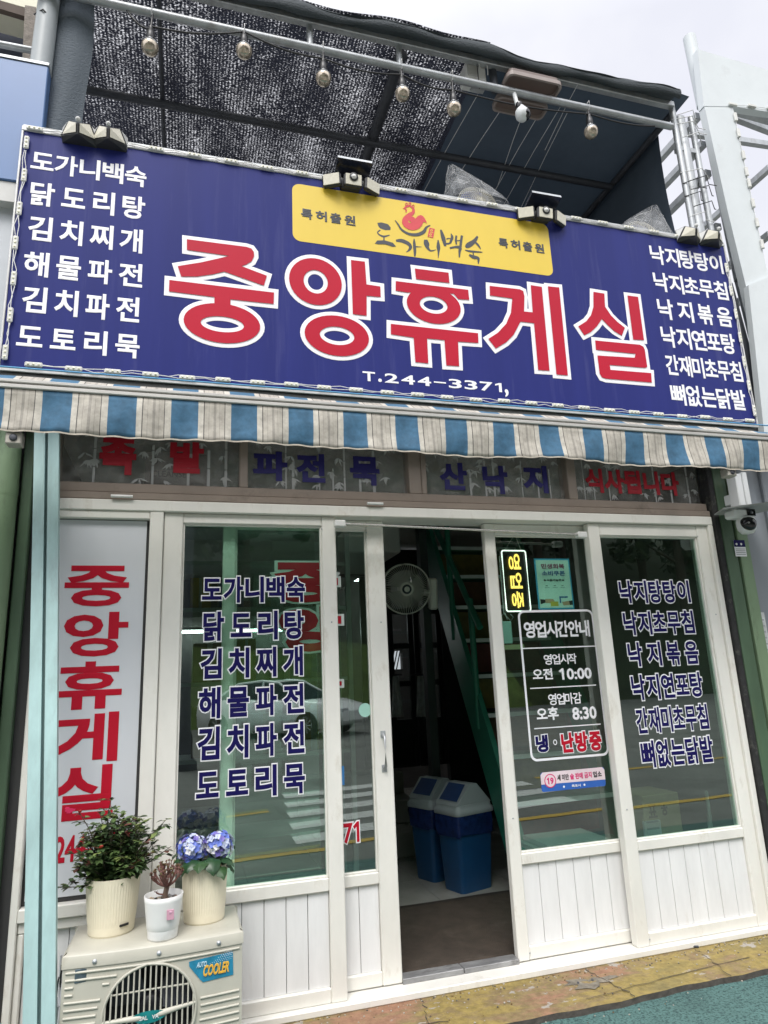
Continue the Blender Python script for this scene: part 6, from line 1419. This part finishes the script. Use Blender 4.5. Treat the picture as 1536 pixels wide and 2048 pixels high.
t.build('lettering', ps)
t = MB(); SK = M('poster_skin', (.60, .36, .24), .5); j = 0
def sh(pts, mt):
    global j
    j += 1; fill(t, [[(x0+w*a, z0+h*b) for a, b in pts]], mt, YQ, lift=.0006+j*.00008)
sh([(.06, .20), (.20, .19), (.20, .13), (.06, .10)], BLK); sh([(.20, .20), (.42, .20), (.46, .16), (.40, .12), (.20, .12)], SK); sh([(.34, .15), (.56, .15), (.56, .06), (.34, .06)], M('poster_yellow', (.65, .50, .08), .5)); sh([(.60, .25), (.84, .25), (.84, .22), (.64, .22), (.64, .12), (.60, .12)], PB); sh([(.66, .14), (.86, .16), (.88, .08), (.70, .07)], SK); sh([(.86, .16), (.97, .17), (.97, .08), (.88, .08)], BLK)
t.build('hands_drawing', ps)
# box stored behind the transom
b_ = MB(); p, q = at(292, 903, .18), at(395, 958, .18); b_.box((p.x, .18, 2.292), (q.x+.05, .36, p.z), M('white_carton', (.34, .32, .30), .6), .003); cb = b_.build('stored_carton'); tag(cb, 'white printed carton stored behind the first transom pane', 'box')
t = MB(); wtext(t, 'CLEANSE', p.x+.03, p.z-.125, p.x+.19, p.z-.095, [(.02, BLK)], .18); cc = (p.x+.04, p.z-.045)
fill(t, [circ(cc[0], cc[1], .018), circ(cc[0], cc[1], .014)], BLK, .18); t.build('print', cb)

# ================================================================== across the road (mirrored in the panes)
car = thing('white_sedan', 'white saloon car parked across the road, mirrored in the left window', 'car', (2.0, -15.6, 0))
CW = M('car_white', (.82, .83, .83), .18, var=.02); CG = M('car_glass', (.03, .04, .045), .06); TY = M('tyre', (.015, .015, .016), .8); RM = M('alloy_rim', (.5, .5, .52), .25, .8)
ang = math.atan2(2.0, 2.08); Mc = Matrix.Rotation(ang, 3, 'Z'); oc = Vector((2.0, -15.6, 0)) + Mc@Vector((0, -.85, 0))
def cf(b_, nm, par=car): b_.v = [oc+Mc@v for v in b_.v]; return b_.build(nm, par)
low = [(-2.42, .62, .45), (-2.40, .30, .95), (-2.2, .22, 1.0)]
st_ = [(-2.40, .45, .62, .70), (-2.30, .30, .98, .84), (-1.9, .22, 1.03, .90), (-1.2, .20, 1.0, .92), (0, .20, .98, .93), (1.0, .20, .96, .92), (1.7, .22, .90, .90), (2.2, .26, .78, .84), (2.40, .38, .62, .70)]
b_ = MB(); sec = []
for x, zb_, zt_2, hw in st_: sec.append([(x, -hw*.96, zb_), (x, -hw, (zb_+zt_2)*.5), (x, -hw*.95, zt_2-.05), (x, -hw*.82, zt_2), (x, hw*.82, zt_2), (x, hw*.95, zt_2-.05), (x, hw, (zb_+zt_2)*.5), (x, hw*.96, zb_)])
n = 8; b_.add([p for s_ in sec for p in s_], [(i*n+k, i*n+(k+1) % n, (i+1)*n+(k+1) % n, (i+1)*n+k) for i in range(len(sec)-1) for k in range(n)], CW, True); b_.add(sec[0], [tuple(range(8))], CW); b_.add(sec[-1], [tuple(range(8))[::-1]], CW); cf(b_, 'body')
b_ = MB(); pf = [(-1.75, 1.0, .76), (-1.0, 1.40, .60), (-.2, 1.46, .60), (.35, 1.40, .60), (1.15, .96, .76)]; sec = [[(x, -w_, min(z, 1.0) if False else .95), (x, -w_*1.0, z), (x, w_, z), (x, w_, .95)] for x, z, w_ in pf]
b_.add([p for s_ in sec for p in s_], [(i*4+k, i*4+k+1, (i+1)*4+k+1, (i+1)*4+k) for i in range(4) for k in range(3)], CG, False); cf(b_, 'glasshouse')
b_ = MB(); b_.add([(x, y, z+.012) for x, z, w_ in pf[1:4] for y in (-w_*.97, w_*.97)], [(0, 1, 3, 2), (2, 3, 5, 4)], CW); 
for s_ in (-1, 1):
    for i in range(4): a, q = pf[i], pf[i+1]; b_.tube([(a[0], s_*a[2], a[1]), (q[0], s_*q[2], q[1])], .03, CW, 6)
    b_.tube([(-.15, s_*.6, 1.45), (-.12, s_*.78, .96)], .03, CW, 6)
cf(b_, 'roof')
for x in (-1.44, 1.44):
    for s_ in (-1, 1):
        b_ = MB(); b_.lathe((x, s_*.84, .33), [(.20, -.11), (.31, -.11), (.335, -.08), (.335, .08), (.31, .11), (.20, .11)], TY, 24, 'y'); w_ = cf(b_, 'wheel')
        b_ = MB(); yo = s_*.95
        b_.lathe((x, s_*.93, .33), [(.21, .02), (.21, -.02), (.19, -.02)], RM, 24, 'y', caps=False); b_.lathe((x, s_*.92, .33), [(.20, 0), (.2, .004)], M('rim_dark', (.04, .04, .045), .5), 20, 'y')
        for k in range(10): a = k*.628; b_.tube([(x+.03*math.cos(a), yo, .33+.03*math.sin(a)), (x+.2*math.cos(a), yo, .33+.2*math.sin(a))], .014, RM, 5)
        b_.v = [oc+Mc@v for v in b_.v]; b_.build('rim', w_)
for s_ in (-1, 1): b_ = MB(); b_.box((2.28, s_*.52-.16, .60), (2.39, s_*.52+.16, .70), M('headlight', (.55, .57, .6), .1), .02); cf(b_, 'headlight')
lpst = thing('street_lamp', 'dark street lamp post across the road, mirrored in the left window', 'lamp post', (.03, -9.9, 0))
b_ = MB(); b_.lathe((.03, -9.9, 0), [(.22, 0), (.22, .12), (.15, .2), (.14, .55), (.095, .65), (.085, 2.5), (.06, 6.2)], DSTEEL, 16); b_.build('pole', lpst)
b_ = MB(); b_.tube([(.03, -9.9, 6.15), (.03, -9.5, 6.5), (.03, -8.8, 6.6)], .04, DSTEEL, 8); b_.box((-.1, -8.9, 6.52), (.16, -8.2, 6.66), GALV, .03); b_.build('lamp_head', lpst)
TL = [M('tree_leaf_dark', (.022, .045, .014), .8, var=.4, scale=2), M('tree_leaf_mid', (.040, .070, .020), .8, var=.4, scale=2)]; TB = M('tree_bark', (.07, .055, .04), .9, var=.4)
def tree(seed, h, cw):
    rt = random.Random(seed); root = thing('tree', 'leafy dark green tree on the bank across the road', 'tree', (0, 0, 0), 'trees on the bank across the road')
    tr = MB(); tr.tube([(0, 0, -1.5), (.1, 0, h*.3), (.0, .1, h*.6), (0, 0, h*.9)], [.28, .22, .14, .04], TB, 8); cl = []
    for k in range(16):
        a = rt.uniform(0, 6.28); z = h*rt.uniform(.32, .95); r_ = cw*(1-abs(z/h-.55)*1.2)*rt.uniform(.4, 1); p = Vector((r_*math.cos(a), r_*math.sin(a), z)); cl.append((p, cw*rt.uniform(.28, .5)))
        tr.tube([(0, 0, z*.75), p*.6+Vector((0, 0, z*.38)), p], [.09, .05, .02], TB, 5)
    tr.build('trunk', root); cr_ = MB()
    for p, r_ in cl:
        for _ in range(150):
            v = Vector((rt.gauss(0, 1), rt.gauss(0, 1), rt.gauss(0, .8))).normalized()*r_*rt.uniform(.5, 1.05); q = p+v; d = Vector((rt.uniform(-1, 1), rt.uniform(-1, 1), rt.uniform(-.8, .6))).normalized(); s_ = d.orthogonal().normalized(); ln = rt.uniform(.16, .34)
            cr_.add([q-d*ln, q+s_*ln*.5, q+d*ln, q-s_*ln*.5], [(0, 1, 2, 3)], TL[0 if rt.random() < .6 else 1])
    cr_.build('crown', root); return root
protos = [tree(31, 9.5, 3.0), tree(47, 11.5, 3.6)]
spots = [(-9, -27), (-3.5, -31), (2.5, -28), (8, -33), (14, -29), (21, -34), (28, -30), (37, -36), (47, -33), (0, -38), (12, -40), (30, -44), (60, -40)]
rs2 = random.Random(77)
for row, (y0, n_) in enumerate(((-33, 13), (-41, 12), (-50, 11))):
    for k in range(n_): spots.append((-16+k*(8.0+row*.8)+rs2.uniform(-2, 2), y0+rs2.uniform(-2, 2)-.12*k*7))
for i, (x, y) in enumerate(spots):
    zb_ = max(0, (-y-22-.12*x)/55)**.8*24
    if i < 2: protos[i].location = (x, y, zb_)
    else: tr_ = dup(protos[i % 2], (x, y, zb_)); tr_.rotation_euler[2] = rs2.uniform(0, 6); tr_.scale = (1.25,)*3 if i < 13 else (rs2.uniform(1.1, 1.6),)*3
